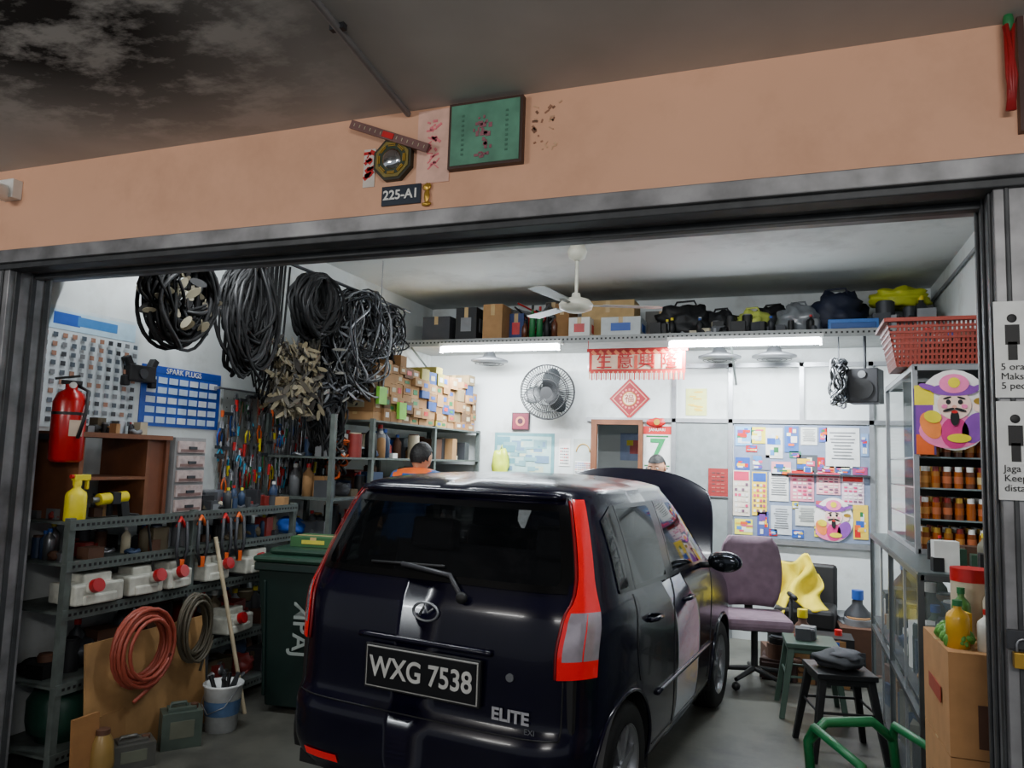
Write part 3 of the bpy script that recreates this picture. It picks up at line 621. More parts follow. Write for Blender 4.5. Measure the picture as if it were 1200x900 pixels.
b=MB('gasket_bundle'); loops(b,(-3.22,3.24,2.40),.27,.27,50,[RUB,BLK,RUB],.011,rb,irr=.02); b.cyl((-3.22,3.24,2.55),(-3.22,3.24,2.87),.006,DST)
leaves(b,(-3.22,3.24,2.44),.20,130,[P(150,142,118,.6),P(120,110,86,.6),P(85,78,62,.6),BLK,BLK],rb,L=.11,w=.020,ry=.6); b.build()
b=MB('gasket_bundle'); leaves(b,(-3.3,4.38,2.08),.27,420,[P(140,130,104,.6),P(108,98,74,.6),P(76,70,58,.6),P(50,46,40,.6)],rb,L=.13,w=.017,ry=.5); b.cyl((-3.3,4.38,2.0),(-3.22,4.38,2.87),.006,DST); b.build()
b=MB('throttle_cable_bundle'); loops(b,(-3.25,5.05,2.42),.38,.40,80,[STL,DST,GRY,BLK,BLK,RUB],.007,rb,depth=.3,irr=.045); b.cyl((-3.22,5.1,2.7),(-3.22,5.1,2.87),.006,DST)
leaves(b,(-3.22,5.0,2.32),.36,300,[STL,GRY,P(120,118,110,.5),DST,DST],rb,L=.12,w=.009,ry=.5); b.build()
b=MB('throttle_cable_bundle'); loops(b,(-3.3,5.62,2.58),.2,.24,44,[STL,BLK,GRY,BLK],.007,rb,depth=.2,irr=.04); b.cyl((-3.22,5.66,2.7),(-3.22,5.66,2.87),.006,DST); b.build()
b=MB('hose_bundle'); loops(b,(-3.32,4.88,1.75),.18,.24,40,[BLK,RUB,DST],.011,rb,depth=.15,irr=.03); loops(b,(-3.32,5.0,1.55),.12,.14,10,[ORG,BRN,BLK],.010,rb,depth=.15,irr=.03); b.cyl((-3.3,4.88,1.85),(-3.7,4.88,1.98),.006,DST); b.build()
b=MB('hose_bundle'); loops(b,(-3.35,4.72,2.26),.14,.36,34,[BLK,RUB,P(70,66,58,.5)],.009,rb,depth=.15,irr=.03); b.cyl((-3.3,4.72,2.55),(-3.22,4.72,2.87),.006,DST); b.build()
b=MB('drooping_belt'); 
for k in range(5): b.tube([(-3.28,3.98+.05*k,2.86),(-3.30,4.03+.04*k,2.5),(-3.33,3.97+.05*k,2.15-.05*k),(-3.34,4.04+.03*k,2.0-.04*k),(-3.33,4.12+.04*k,2.15),(-3.28,4.06+.05*k,2.86)],.008,RUB)
b.build()
# left bench rack
mrack=P(92,100,96,.55,.3,var=.3)
RK=empty('metal_workbench_rack'); b=MB('frame')
for y in (2.74,3.55,4.50):
    for x in (-3.31,-3.70): b.box((x,y,.61),(.035,.035,1.22),mrack)
for z in (.10,.42,.77,1.00,1.20):
    b.bx(-3.72,-3.29,2.72,4.52,z-.012,z,mrack); b.bx(-3.292,-3.286,2.72,4.52,z-.04,z+.012,mrack)
    for i in range(59): b.box((-3.285,2.76+i*.03,z-.014),(.002,.014,.014),BLK)
b.build(parent=RK)
clutter('spare_parts',-3.66,-3.33,2.75,4.45,1.00,70,.07,.14,seed=2,parent=RK)
clutter('bench_parts',-3.66,-3.32,3.70,4.48,1.20,60,.05,.13,seed=3,parent=RK)
clutter('bench_clutter',-3.68,-3.45,2.76,3.3,1.20,22,.06,.14,seed=4,parent=RK)
clutter('floor_parts',-3.62,-3.36,3.6,4.45,.10,24,.1,.24,seed=5,parent=RK)
clutter('stored_parts',-3.66,-3.36,3.75,4.45,.42,30,.1,.24,seed=6,parent=RK)
clutter('old_parts',-3.66,-3.42,2.76,3.7,.42,20,.1,.25,seed=16,pal=[BLK,DST,RUB,BRN],parent=RK)
def reservoir(loc,L,rot,cap=1):
    b=MB('coolant_reservoir'); m=P(196,196,184,.4,var=.35); b.box((0,0,.07),(.20,L,.10),m); b.box((-.02,L*.1,.135),(.12,L*.6,.05),m); b.box((.09,0,.045),(.04,L*.7,.05),m)
    b.cyl((0.09,-L*.2*cap,.10),(.13,-L*.2*cap,.115),.030,m); b.cyl((.125,-L*.2*cap,.113),(.155,-L*.2*cap,.122),.034,P(165,18,28,.4),n=20); b.box((.06,L*.4,.09),(.05,.05,.06),m); b.box((0,0,.01),(.1,L*.9,.02),DST); b.build(loc,rot=rot,bevel=.018)
for y,L,c_ in ((2.90,.27,1),(3.19,.22,-1),(3.42,.18,1),(3.72,.20,-1),(4.12,.30,1)): reservoir((-3.35,y,.775),L,random.uniform(-.1,.1),c_)
reservoir((-3.35,3.95,.425),.26,.1)
b=MB('parts_drawer_organizer'); b.bx(-3.60,-3.34,3.40,3.64,1.20,1.64,P(130,130,130,.5))
for i in range(5):
    z=1.245+i*.085; b.bx(-3.338,-3.325,3.415,3.625,z-.034,z+.034,P(180,162,158,.3,var=.3,scale=30)); b.bx(-3.325,-3.315,3.49,3.55,z-.012,z+.004,DST)
    b.bx(-3.324,-3.322,3.43,3.61,z-.028,z-.012,P(120,90,85,.5))
b.build(bevel=.004)
b=MB('wooden_crate_shelf'); b.bx(-3.70,-3.36,3.22,3.245,1.2,1.62,WOOD); b.bx(-3.70,-3.36,2.80,2.825,1.2,1.62,WOOD); b.bx(-3.72,-3.34,2.78,3.38,1.62,1.645,WOOD); b.bx(-3.70,-3.36,3.355,3.38,1.2,1.62,P(104,58,34,.6)); b.bx(-3.40,-3.38,3.245,3.355,1.2,1.62,P(108,60,36,.6)); b.bx(-3.70,-3.36,2.83,3.22,1.40,1.415,WOOD); b.build()
clutter('crate_top_parts',-3.68,-3.38,2.86,3.34,1.645,16,.04,.08,seed=12)
b=MB('spray_bottle'); bottle(b,(0,0,0),.05,.20,YEL,YEL); b.box((.0,.02,.215),(.03,.09,.03),YEL); b.box((0,.055,.185),(.02,.012,.06),YEL); b.cyl((0,-.04,.22),(0,-.02,.22),.01,RED); b.build((-3.36,2.80,1.2),bevel=.003)
b=MB('air_gun'); b.cyl((0,-.09,.10),(0,.08,.11),.03,YEL); b.box((0,0,.105),(.064,.05,.064),BLK); b.box((0,.07,.05),(.035,.05,.13),BLK,R=(.2,0,0)); b.cyl((0,-.13,.1),(0,-.09,.1),.014,STL); b.tube([(0,.08,.02),(.03,.14,.012),(.05,.2,-.05),(.06,.25,-.3)],.008,BLK); b.build((-3.36,3.02,1.2),bevel=.004)
b=MB('hanging_clamps')
for i,y in enumerate((3.42,3.58,3.78,3.9)):
    b.tube([(-3.26,y-.03,1.16),(-3.255,y-.04,1.0),(-3.255,y-.01,.9)],.010,DST); b.tube([(-3.26,y+.03,1.16),(-3.255,y+.04,1.0),(-3.255,y+.01,.9)],.010,DST); b.tube([(-3.27,y-.03,1.13),(-3.275,y,1.18),(-3.27,y+.03,1.13)],.012,ORG if i%2 else RED); b.box((-3.255,y,.92),(.02,.03,.06),ORG)
b.build()
b=MB('cardboard_panel'); b.box((0,0,.30),(.012,.80,.60),P(160,122,76,.85,var=.35,scale=5)); b.box((.01,-.25,.12),(.01,.16,.24),P(145,108,66,.85)); b.build((-3.20,3.24,.005),rot=(0,rad(-6),0))
def coil(name,c,r1,r2,n,mat,t,tail):
    b=MB(name); pts=[]; rr=random.Random(n)
    for i in range(n*20):
        a=2*math.pi*i/20; w=1+.16*math.sin(a*.37+1)+rr.uniform(-.01,.01); pts.append((c[0]+.006*(i/20)+.012*math.sin(a*.5),c[1]+r1*w*math.cos(a),c[2]+r2*w*math.sin(a)))
    pts+= [(c[0]+.05,c[1]+r1*.6,c[2]-r2*1.1),(c[0]+.05,c[1]+tail,c[2]-r2*1.5)]
    b.tube(pts,t,mat,n=7); b.tube([(c[0],c[1],c[2]+r2*.85),(c[0]-.05,c[1],c[2]+r2*1.1)],.008,DST); b.build()
coil('air_hose_coil',(-3.17,3.08,.55),.155,.17,13,P(150,66,50,.45),.010,-.05)
coil('cable_coil',(-3.17,3.44,.58),.10,.16,11,P(78,72,58,.5),.008,.04)
b=MB('broom_handle'); b.cyl((-3.10,3.86,.0),(-3.27,3.70,1.05),.012,P(195,180,150,.6)); b.build()
b=MB('paint_bucket'); b.lathe([(0,0.0),(.085,0),(.105,.24),(.112,.245),(.112,.255),(.1,.255),(.08,.02),(0,.02)],P(205,208,208,.5,var=.25),n=28); b.lathe([(.0935,.09),(.101,.17)],P(80,110,150,.5),n=28); b.tube([(-.11,0,.24),(-.08,-.08,.15),(0,-.118,.11),(.08,-.08,.15),(.11,0,.24)],.003,STL)
for i in range(6): b.cyl((random.uniform(-.05,.05),random.uniform(-.05,.05),.03),(random.uniform(-.07,.07),random.uniform(-.07,.07),.30),.012,random.choice([BLK,DST,BLK]))
b.build((-3.05,3.60,0))
def jerry(name,loc,m,w,d,h,rot=0):
    b=MB(name); b.box((0,0,h*.42),(w,d,h*.84),m); b.box((0,0,h*.88),(w*.7,d*.6,h*.08),m); b.tube([(-w*.3,0,h*.88),(-w*.25,0,h),(w*.1,0,h),(w*.15,0,h*.88)],.010,m); b.cyl((w*.32,0,h*.84),(w*.32,0,h*.95),.02,BRN); b.box((0,-d/2-.001,h*.45),(w*.6,.002,h*.4),P(95,98,84,.5)); b.build(loc,rot=rot,bevel=.012)
jerry('jerry_can',(-3.08,3.32,0),P(70,82,74,.4),.20,.13,.22,.9); jerry('oil_can',(-3.10,3.02,0),P(90,90,86,.35,.4),.2,.14,.14,1.0)
b=MB('glue_jar'); b.lathe([(0,0),(.05,0),(.06,.06),(.05,.16),(.03,.2)],P(140,112,60,.3),n=16); b.cyl((0,0,.19),(0,0,.22),.032,BRN); b.build((-3.12,2.86,0))
b=MB('gas_cylinder'); g=P(38,70,58,.35); b.lathe([(.09,0),(.10,0),(.10,.03),(.14,.05),(.15,.1),(.15,.2),(.12,.25),(.04,.27),(.03,.29)],g,n=28); b.tube([(.08*math.cos(a),.08*math.sin(a),.29) for a in [j*.4 for j in range(15)]],.010,g); b.cyl((.08,0,.23),(.08,0,.29),.008,g); b.cyl((-.08,0,.23),(-.08,0,.29),.008,g); b.build((-3.50,2.93,.1))
b=MB('wooden_plank'); b.box((0,0,.15),(.02,.14,.30),P(150,105,60,.7)); b.build((-3.13,2.78,.0),rot=(0,rad(-4),0))
# wheelie bin
r=empty('wheelie_bin',(-2.86,4.16,0),rad(8)); b=MB('bin_body'); g=P(14,36,32,.45)
def frust(b,x0,y0,x1,y1,z0,z1,m,cy=0):
    vs=[(-x0,-y0,z0),(x0,-y0,z0),(x0,y0,z0),(-x0,y0,z0),(-x1,-y1+cy,z1),(x1,-y1+cy,z1),(x1,y1+cy,z1),(-x1,y1+cy,z1)]
    b.add(vs,[(3,2,1,0),(4,5,6,7),(0,1,5,4),(1,2,6,5),(2,3,7,6),(3,0,4,7)],m)
frust(b,.19,.20,.24,.28,.04,.86,g); b.box((0,0,.88),(.52,.60,.05),g)
for x in (-.19,.19): b.box((x,-.245,.45),(.02,.03,.7),g,R=(rad(5),0,0))
b.cyl((-.24,.2,.1),(-.20,.2,.1),.1,BLK,n=24); b.cyl((.20,.2,.1),(.24,.2,.1),.1,BLK,n=24); b.cyl((-.2,.34,.9),(.2,.34,.9),.016,g); b.build(parent=r,bevel=.008)
b=MB('bin_lid'); b.box((0,0,.925),(.54,.62,.04),P(26,58,44,.45)); b.box((0,0,.965),(.42,.46,.04),P(26,58,44,.45)); b.build(parent=r,bevel=.02)
text('letters','MPAJ',.15,(.05,-.258,.52),(rad(85),rad(90),0),P(150,160,155,.6),r,off=.002)
b=MB('logo')
for k in range(3):
    a=k*2.094+.52; T=Matrix.Translation((-.08,-.245,.30))@Matrix.Rotation(-a,4,'Y'); b.M=T; b.box((0,0,.045),(.06,.004,.016),P(140,150,145,.6)); b.prism([(.025,.025),(.055,.045),(.025,.065)],-.002,.002,P(140,150,145,.6)); b.M=Matrix.Identity(4)
b.build(parent=r,rot=(rad(-5),0,0),loc=(0,.02,0))
b=MB('cardboard_lid_scrap'); carton(b,(0,0,.03),(.30,.22,.06),P(46,92,50,.6),P(190,180,60,.6)); b.build((-2.84,4.16,.987),rot=.2)
# rear left shelves
SH=empty('slotted_angle_shelving'); b=MB('frame')
for y in (4.66,5.2,6.3,7.34):
    for x in (-3.12,-3.70): b.box((x,y,.93),(.035,.035,1.86),mrack)
for z in (.15,.55,.95,1.25,1.55): b.bx(-3.72,-3.10,4.64,7.36,z-.015,z,mrack)
b.bx(-3.72,-3.10,5.18,7.36,1.835,1.85,mrack); b.build(parent=SH)
for i,(z,mx) in enumerate(((.15,.3),(.55,.3),(.95,.22),(1.25,.2),(1.55,.2))): clutter('shelf_parts',-3.68,-3.13,4.72,7.2,z,85,.08,mx,seed=30+i,pal=PAL+[BLK,BRN,BLU,WHT,BLK],parent=SH)
b=MB('stacked_spark_plug_boxes'); rr=random.Random(9); y=5.22
while y<7.2:
    w=rr.uniform(.10,.17); z=1.85; top=2.34-(y-5.2)*.02+rr.uniform(-.08,.06)
    while z<top:
        h=rr.uniform(.06,.12); m=rr.choice([CARD,CARD2,P(150,112,70,.8),CARD,P(135,115,80,.7),CARD2,P(100,72,45,.8),CARD2,P(40,70,130,.6),P(150,140,60,.6)]); carton(b,(-3.30+rr.uniform(-.02,.02),y+w/2,z+h/2),(.34,w*.96,h*.97),m,rr.choice([None,P(200,200,195,.6),BLU,None,P(180,170,140,.6),RED,GRN])); z+=h
    y+=w
b.build(parent=SH)
b=MB('lime_file_box'); b.box((-3.10,5.28,2.05),(.03,.12,.14),LGRN); b.box((-3.10,5.62,1.95),(.03,.12,.14),LGRN); b.build(parent=SH)
# ---------------------------------------------------------------- BACK WALL
b=MB('storage_loft_shelf'); b.bx(-3.74,RX-.01,6.6,7.4,2.68,2.705,P(170,172,170,.6)); b.bx(-3.74,RX-.01,6.585,6.6,2.655,2.72,P(150,152,150,.5,.3))
for i in range(120): b.box((-3.7+i*.04,6.583,2.69),(.016,.003,.016),BLK)
for x in (-3.6,-.5,1.0): b.tube([(x,6.65,2.67),(x,7.38,2.35)],.010,mrack)
b.build()
b=MB('loft_cartons')
for (x,y,w,h,m,l) in ((-3.35,6.85,.3,.27,P(60,60,64,.6),None),(-3.0,6.8,.22,.34,BLK,GRY),(-2.72,6.8,.2,.36,CARD,None),(-2.55,7.0,.16,.3,P(40,60,110,.6),RED),(-1.62,6.95,.5,.38,P(180,150,102,.8),None),(-1.85,6.8,.2,.2,WHT,RED),(-1.45,6.75,.36,.18,P(190,195,195,.6),BLU),(-2.05,6.9,.14,.36,CARD2,None),(-2.20,7.1,.16,.42,P(70,66,60,.7),None),(-1.15,7.15,.3,.3,P(90,88,84,.7),None)):
    carton(b,(x,y,2.705+h/2),(w,.3,h),m,l)
b.build()
b=MB('wiper_blade_bundle'); rr=random.Random(4)
for i in range(16): b.tube([(-2.3+rr.uniform(-.15,.1),6.8,2.72),(-2.25+rr.uniform(-.2,.2),6.85,2.95),(-2.5+rr.uniform(-.2,.3),6.9,3.0+rr.uniform(-.05,.12))],.01,rr.choice([RED,BLK,GRY,BLK]))
for i in range(5): bottle(b,(-2.42+i*.075,6.75,2.705),.03,rr.uniform(.2,.36),rr.choice([BLK,P(90,50,30,.3),GRN]),rr.choice([RED,BLK]))
b.build()
def bag(name,c,r,m,strap=True,seed=0):
    b=MB(name); b.sph((0,0,r[2]*.85),r,m,nu=26,nv=18,amp=.45,seed=seed,fr=2.5,flat=r[2]*.85)
    if strap: b.tube([(-r[0]*.5,0,r[2]*1.5),(-r[0]*.3,-.02,r[2]*2.0),(r[0]*.3,-.02,r[2]*2.05),(r[0]*.5,0,r[2]*1.5)],.010,m)
    b.build(c)
bag('duffel_bag',(-.92,6.95,2.705),(.26,.2,.18),BLK,seed=1); bag('black_backpack',(.36,6.98,2.705),(.24,.2,.21),P(24,30,52,.6),seed=2); bag('plastic_bag',(-.33,6.86,2.705),(.15,.16,.13),P(190,200,90,.35),seed=3); bag('clear_plastic_bag',(.05,6.9,2.705),(.18,.18,.15),P(120,124,128,.2),seed=4)
bag('yellow_sack',(.84,6.95,2.93),(.22,.16,.10),P(185,190,40,.5),False,seed=5); bag('tool_pouch',(-.60,6.95,2.705),(.17,.16,.14),P(25,25,28,.7),seed=8)
bag('black_bag',(-.16,7.15,2.705),(.2,.16,.17),BLK,seed=18)
b=MB('blue_crate'); b.bx(.28,.66,6.65,6.78,2.705,2.81,P(40,110,190,.4)); b.bx(.30,.64,6.64,6.65,2.73,2.78,P(30,80,150,.4)); b.build(bevel=.005)
clutter('loft_miscellany',-1.2,.25,6.63,6.8,2.705,60,.05,.15,seed=44,pal=[BLK,DST,GRY,BLK,CRM,BLK,DST])
clutter('loft_spare_parts',.6,1.1,6.65,7.1,2.705,34,.12,.24,seed=45,pal=[BLK,DST,GRY,DST])
def tubelamp(x0,x1):
    r=empty('added_ceiling_tube',((x0+x1)/2,6.54,2.615)); L=x1-x0
    b=MB('fixture'); b.box((0,.02,.045),(L+.04,.08,.03),WHT); b.box((-L/2,0,.0),(.02,.035,.07),WHT); b.box((L/2,0,.0),(.02,.035,.07),WHT); b.build(parent=r)
    b=MB('tube'); b.cyl((-L/2,0,0),(L/2,0,0),.028,P(235,245,255,.5,emis=45,var=0.0,name='tube_glow'),n=16); b.build(parent=r)
    l=bpy.data.lights.new('tube_area','AREA'); l.shape='RECTANGLE'; l.size=L; l.size_y=.05; l.energy=105; l.color=(.90,.96,1.0)
    o=bpy.data.objects.new('tube_light',l); COL.objects.link(o); o.parent=r; o.location=(0,-.035,-.035); o.rotation_euler=(rad(28),0,0)
tubelamp(-3.2,-2.0); tubelamp(-1.0,.22)
for xx in (-2.9,-.4):  # added tubes, hidden behind the lintel, to brighten the interior ceiling
    r=empty('added_ceiling_tube',(xx,3.12,3.12)); b=MB('fixture'); b.box((0,0,.06),(1.26,.08,.04),WHT); b.build(parent=r); b=MB('tube'); b.cyl((-.6,0,.01),(.6,0,.01),.015,P(235,245,255,.5,emis=22,var=0.0),n=14); b.build(parent=r)
    l=bpy.data.lights.new('tube_area','AREA'); l.shape='RECTANGLE'; l.size=1.2; l.size_y=.05; l.energy=42; l.color=(.92,.97,1.0)
    o=bpy.data.objects.new('tube_light',l); COL.objects.link(o); o.parent=r; o.location=(0,.02,-.02); o.rotation_euler=(rad(40),0,0)
for x in (-2.88,-.62,-.15):
    b=MB('round_ceiling_lamp'); b.lathe([(.0,0),(.05,0),(.07,-.04),(.19,-.075),(.19,-.09),(.15,-.10),(0,-.11)],P(105,107,110,.35,.5),n=28); b.cyl((0,0,0),(0,0,.04),.03,DST)
    for k in range(3): b.lathe([(.06+k*.04,-.112),(.065+k*.04,-.116),(.07+k*.04,-.112)],BLK,n=28)
    b.build((x,7.0,2.64))
r=empty('ceiling_fan',(-1.52,5.36,3.2)); cr=P(215,212,195,.4)
b=MB('fan_assembly'); b.lathe([(0,0),(.055,0),(.075,-.05),(.06,-.10),(.02,-.12)],cr,n=28); b.cyl((0,0,-.1),(0,0,-.38),.012,cr); b.lathe([(0,-.36),(.03,-.37),(.035,-.40),(.10,-.42),(.13,-.455),(.12,-.49),(.07,-.51),(0,-.515)],cr,n=32)
fb=P(140,140,134,.4)
for k in range(3):
    a=rad(20+120*k); T=Matrix.Rotation(a,4,'Z')@Matrix.Translation((0,0,-.46))@Matrix.Rotation(rad(3),4,'X'); b.M=T; b.box((.17,0,0),(.14,.035,.006),fb)
    b.add([(.2,-.05,0),(.62,-.065,0),(.65,0,0),(.62,.065,0),(.2,.05,0),(.2,-.05,.004),(.62,-.065,.004),(.65,0,.004),(.62,.065,.004),(.2,.05,.004)],[(4,3,2,1,0),(5,6,7,8,9)]+[(i,(i+1)%5,(i+1)%5+5,i+5) for i in range(5)],fb); b.M=Matrix.Identity(4)
b.build(parent=r)
b=MB('wall_fan'); b.box((0,.27,-.02),(.12,.04,.2),BLK); b.cyl((0,.25,0),(0,.10,0),.03,BLK); b.sph((0,.08,0),(.08,.09,.08),BLK)
for rr_,yy in ((.27,-.02),(.275,0),(.27,.04),(.20,-.055),(.13,-.07),(.20,.08)): b.tube([(rr_*math.cos(a),yy,rr_*math.sin(a)) for a in [j*.1963 for j in range(32)]],.005,BLK,closed=True,n=5)
for k in range(60):
    a=2*math.pi*k/60; c_,s_=math.cos(a),math.sin(a); b.tube([(.06*c_,-.075,.06*s_),(.18*c_,-.06,.18*s_),(.272*c_,0,.272*s_),(.18*c_,.08,.18*s_),(.07*c_,.09,.07*s_)],.003,BLK,n=4)
b.cyl((0,-.075,0),(0,-.07,0),.06,BLK); bm=P(40,44,46,.35)
for k in range(3):
    T=Matrix.Rotation(2*math.pi*k/3+.3,4,'Y')@Matrix.Translation((0,0,.13)); b.M=T@Matrix.Rotation(.4,4,'Z'); b.sph((0,0,0),(.09,.006,.12),bm); b.M=Matrix.Identity(4)
b.build((-2.29,7.11,2.25),rot=(rad(8),0,rad(8)))
r=empty('red_lucky_banner',(-1.30,6.578,2.47)); b=MB('cloth'); b.box((0,0,0),(.86,.006,.20),P(196,48,44,.6)); b.box((0,-.004,0),(.80,.002,.13),P(232,196,170,.6)); b.box((0,-.001,.11),(.9,.004,.03),P(190,36,36,.6))
for i in range(40): b.box((-.42+i*.0215,-.002,-.12-.008*(i%2)),(.012,.003,.07),P(205,70,60,.6) if i%2 else P(232,180,140,.6))
for i in range(12): b.box((-.385+i*.07,-.003,.085),(.05,.003,.03),P(225,130,90,.6),R=(0,.785,0))
for i in range(5): b.box((-.30+i*.15,-.006,0),(.03,.002,.12),P(214,84,66,.6))
b.cyl((-.44,0,.12),(-.44,.005,.20),.003,RED); b.cyl((.44,0,.12),(.44,.005,.20),.003,RED); b.build(parent=r)
text('characters','生 意 興 隆',.15,(0,-.008,0),FR,P(180,20,26,.5),r,off=.001)
r=empty('lucky_diamond_sign',(-1.52,7.394,2.21)); b=MB('sheet'); b.box((0,0,0),(.29,.008,.29),P(150,26,36,.5),R=(0,rad(45),0)); b.box((0,-.005,0),(.25,.003,.25),P(190,130,110,.5),R=(0,rad(45),0)); b.box((0,-.007,0),(.23,.003,.23),P(140,24,36,.5),R=(0,rad(45),0)); b.cyl((0,-.008,0),(0,-.012,0),.07,GOLD,n=24); b.cyl((0,-.012,0),(0,-.014,0),.062,P(225,190,170,.5),n=24); b.box((0,-.006,-.19),(.02,.006,.06),RED)
for k in range(16): 
    a=k*math.pi/8; b.box((.092*math.cos(a),-.009,.092*math.sin(a)),(.02,.003,.02),P(200,110,104,.5),R=(0,a,0))
b.build(parent=r)
text('character','福',.1,(0,-.016,0),FR,P(140,60,40,.5),r)
poster('yellow_talisman',(-.87,7.396,2.18),.20,.26,P(205,210,130,.6),[(R1.uniform(-.5,.5),R1.uniform(-.8,.8),.3,.05,P(225,190,60,.6)) for i in range(12)])
it=[(0,.0,.9,.85,P(160,192,188,.5))]+[(R1.uniform(-.7,.7),R1.uniform(-.7,.7),R1.uniform(.03,.25),R1.uniform(.03,.2),R1.choice([P(120,160,165,.5),P(190,200,175,.5),P(105,135,160,.5),P(90,140,150,.5)])) for i in range(34)]
poster('wall_map',(-2.62,7.396,1.62),.66,.46,P(100,148,152,.5),it)
b=MB('green_plastic_bag'); b.sph((0,0,0),(.09,.05,.17),P(190,205,50,.35),amp=.5,seed=3); b.tube([(-.03,0,.12),(0,.04,.22),(.03,0,.12)],.006,P(190,205,50,.35)); b.build((-2.86,7.345,1.50))
r=poster('arch_calendar',(-1.985,7.396,1.62),.20,.36,P(180,187,182,.5),[(0,-.55,.8,.3,WHT)]+gridit(7,5,-.8,.8,-.9,-.3,.6,.5,[BLU,RED,DST],R1)); b=MB('arch'); b.tube([(.07*math.cos(a),-.006,.05+.08*math.sin(a)) for a in [j*.3927 for j in range(9)]],.006,P(190,150,60,.5)); b.build(parent=r)
poster('small_calendar',(-2.18,7.396,1.66),.12,.28,WHT,gridit(5,6,-.8,.8,-.9,.4,.6,.4,[DST,RED,GRY],R1))
b=plaque('framed_round_picture',.19,.18,P(60,25,35,.5),P(120,40,60,.5)); b.cyl((0,-.018,0),(0,-.022,0),.05,P(200,120,90,.5),n=20); b.cyl((0,-.022,0),(0,-.024,0),.03,P(60,20,40,.5),n=20); b.build((-2.66,7.385,1.97))
r=poster('daily_calendar',(-1.24,7.396,1.72),.27,.44,P(218,222,218,.5),[(0,.82,1.0,.18,P(190,35,35,.5)),(0,.55,.8,.04,GRN),(0,-.75,.9,.03,GRN),(0,-.86,.8,.03,DST)])
text('number','7',.30,(0,-.008,-.02),FR,P(25,140,80,.5),r,off=.006); text('month','JANUARI',.04,(0,-.008,.185),FR,WHT,r)
b=MB('calendar_ornament'); b.sph((0,0,0),(.10,.02,.04),RED,amp=.4); b.cyl((0,-.02,0),(0,-.025,0),.03,GOLD); b.build((-1.24,7.375,1.98))
poster('red_notice_board',(-.66,7.372,1.42),.18,.26,P(140,40,40,.5),gridit(3,6,-.7,.7,-.8,.8,.7,.3,[P(90,60,60,.5),P(160,90,80,.5)],R1))
poster('store_room_picture',(-1.62,8.296,1.75),.36,.3,P(150,165,200,.5),[(0,0,.4,.5,P(200,90,90,.5)),(-.4,.3,.2,.2,YEL)])
PC=[WHT,P(205,212,218,.5),P(235,190,40,.5),BLU,P(70,130,190,.5),P(210,70,110,.5),P(190,195,205,.5),P(70,90,150,.5),ORG,PUR,P(225,225,190,.5),GRN,RED,RED,BLU]
b_specs=[(-.43,1.86,.15,.18,LBLU,'ad'),(-.30,1.87,.13,.15,P(225,210,60,.5),'ad'),(-.16,1.80,.15,.28,P(205,205,200,.5),'ad'),(-.01,1.84,.12,.24,P(60,100,160,.5),'ad'),(.42,1.77,.28,.36,P(212,214,212,.5),'doc'),(.14,1.87,.14,.16,P(210,212,205,.5),'doc'),
 (-.44,1.60,.13,.12,BLU,'ad'),(-.28,1.62,.16,.14,P(120,125,140,.5),'ad'),(-.10,1.56,.17,.14,P(230,150,160,.5),'ad'),(.12,1.62,.18,.16,P(70,75,80,.5),'ad'),
 (-.45,1.33,.15,.42,P(215,205,190,.5),'cal'),(-.29,1.33,.13,.40,P(240,205,50,.5),'cal'),(-.12,1.40,.17,.26,P(215,216,212,.5),'doc'),(.08,1.42,.20,.28,P(225,140,160,.5),'cal'),(.30,1.45,.20,.20,P(235,170,180,.5),'cal'),(.50,1.40,.18,.26,P(215,190,205,.5),'cal'),
 (-.10,1.10,.18,.26,P(195,200,205,.5),'doc'),(-.26,1.06,.10,.22,P(70,80,150,.5),'ad'),(.12,1.15,.2,.18,P(205,208,200,.5),'doc'),(.56,1.12,.12,.3,P(225,190,60,.5),'ad'),(-.43,1.02,.16,.14,P(225,220,80,.5),'ad'),
 (.24,1.62,.06,.12,RED,'ad'),(.30,1.57,.10,.07,P(235,120,60,.5),'ad'),(.42,1.57,.12,.07,P(60,80,140,.5),'ad'),(.56,1.57,.12,.07,P(150,60,110,.5),'ad'),(-.36,1.745,.10,.06,RED,'ad'),(.02,1.70,.10,.06,P(50,120,90,.5),'ad'),(.26,1.885,.07,.13,P(70,90,170,.5),'ad'),(.02,1.24,.05,.06,YEL,'ad'),(.24,1.24,.09,.10,P(190,70,90,.5),'ad'),(-.17,.985,.07,.06,RED,'ad'),(.04,.985,.10,.07,BLU,'ad'),(.22,1.02,.08,.10,YEL,'ad'),(.60,1.80,.06,.2,P(120,150,190,.5),'ad')]
b=MB('backing_board'); b.bx(-.52,.64,7.385,7.399,.93,1.97,P(120,132,155,.5)); b.build()
b=MB('display_ledge'); b.bx(-.05,.64,7.33,7.385,1.515,1.53,DST); b.build()
for q,(x,z,w,h,m,k) in enumerate(b_specs):
    if k=='doc': it=[(0,.75-.16*i,.8*R1.uniform(.6,1),.03,GRY) for i in range(9)]
    elif k=='cal': it=[(0,.75,.9,.2,R1.choice([P(205,50,90,.5),RED,BLU]))]+gridit(4,6,-.85,.85,-.9,.5,.7,.5,[WHT,P(210,60,110,.5),P(110,80,100,.5),P(230,215,200,.5)],R1)
    else: it=[(R1.uniform(-.5,.5),R1.uniform(-.7,.7),R1.uniform(.2,.6),R1.uniform(.08,.3),R1.choice(PC)) for i in range(9)]
    poster('wall_poster',(x,7.381,z),w,h,m,it)
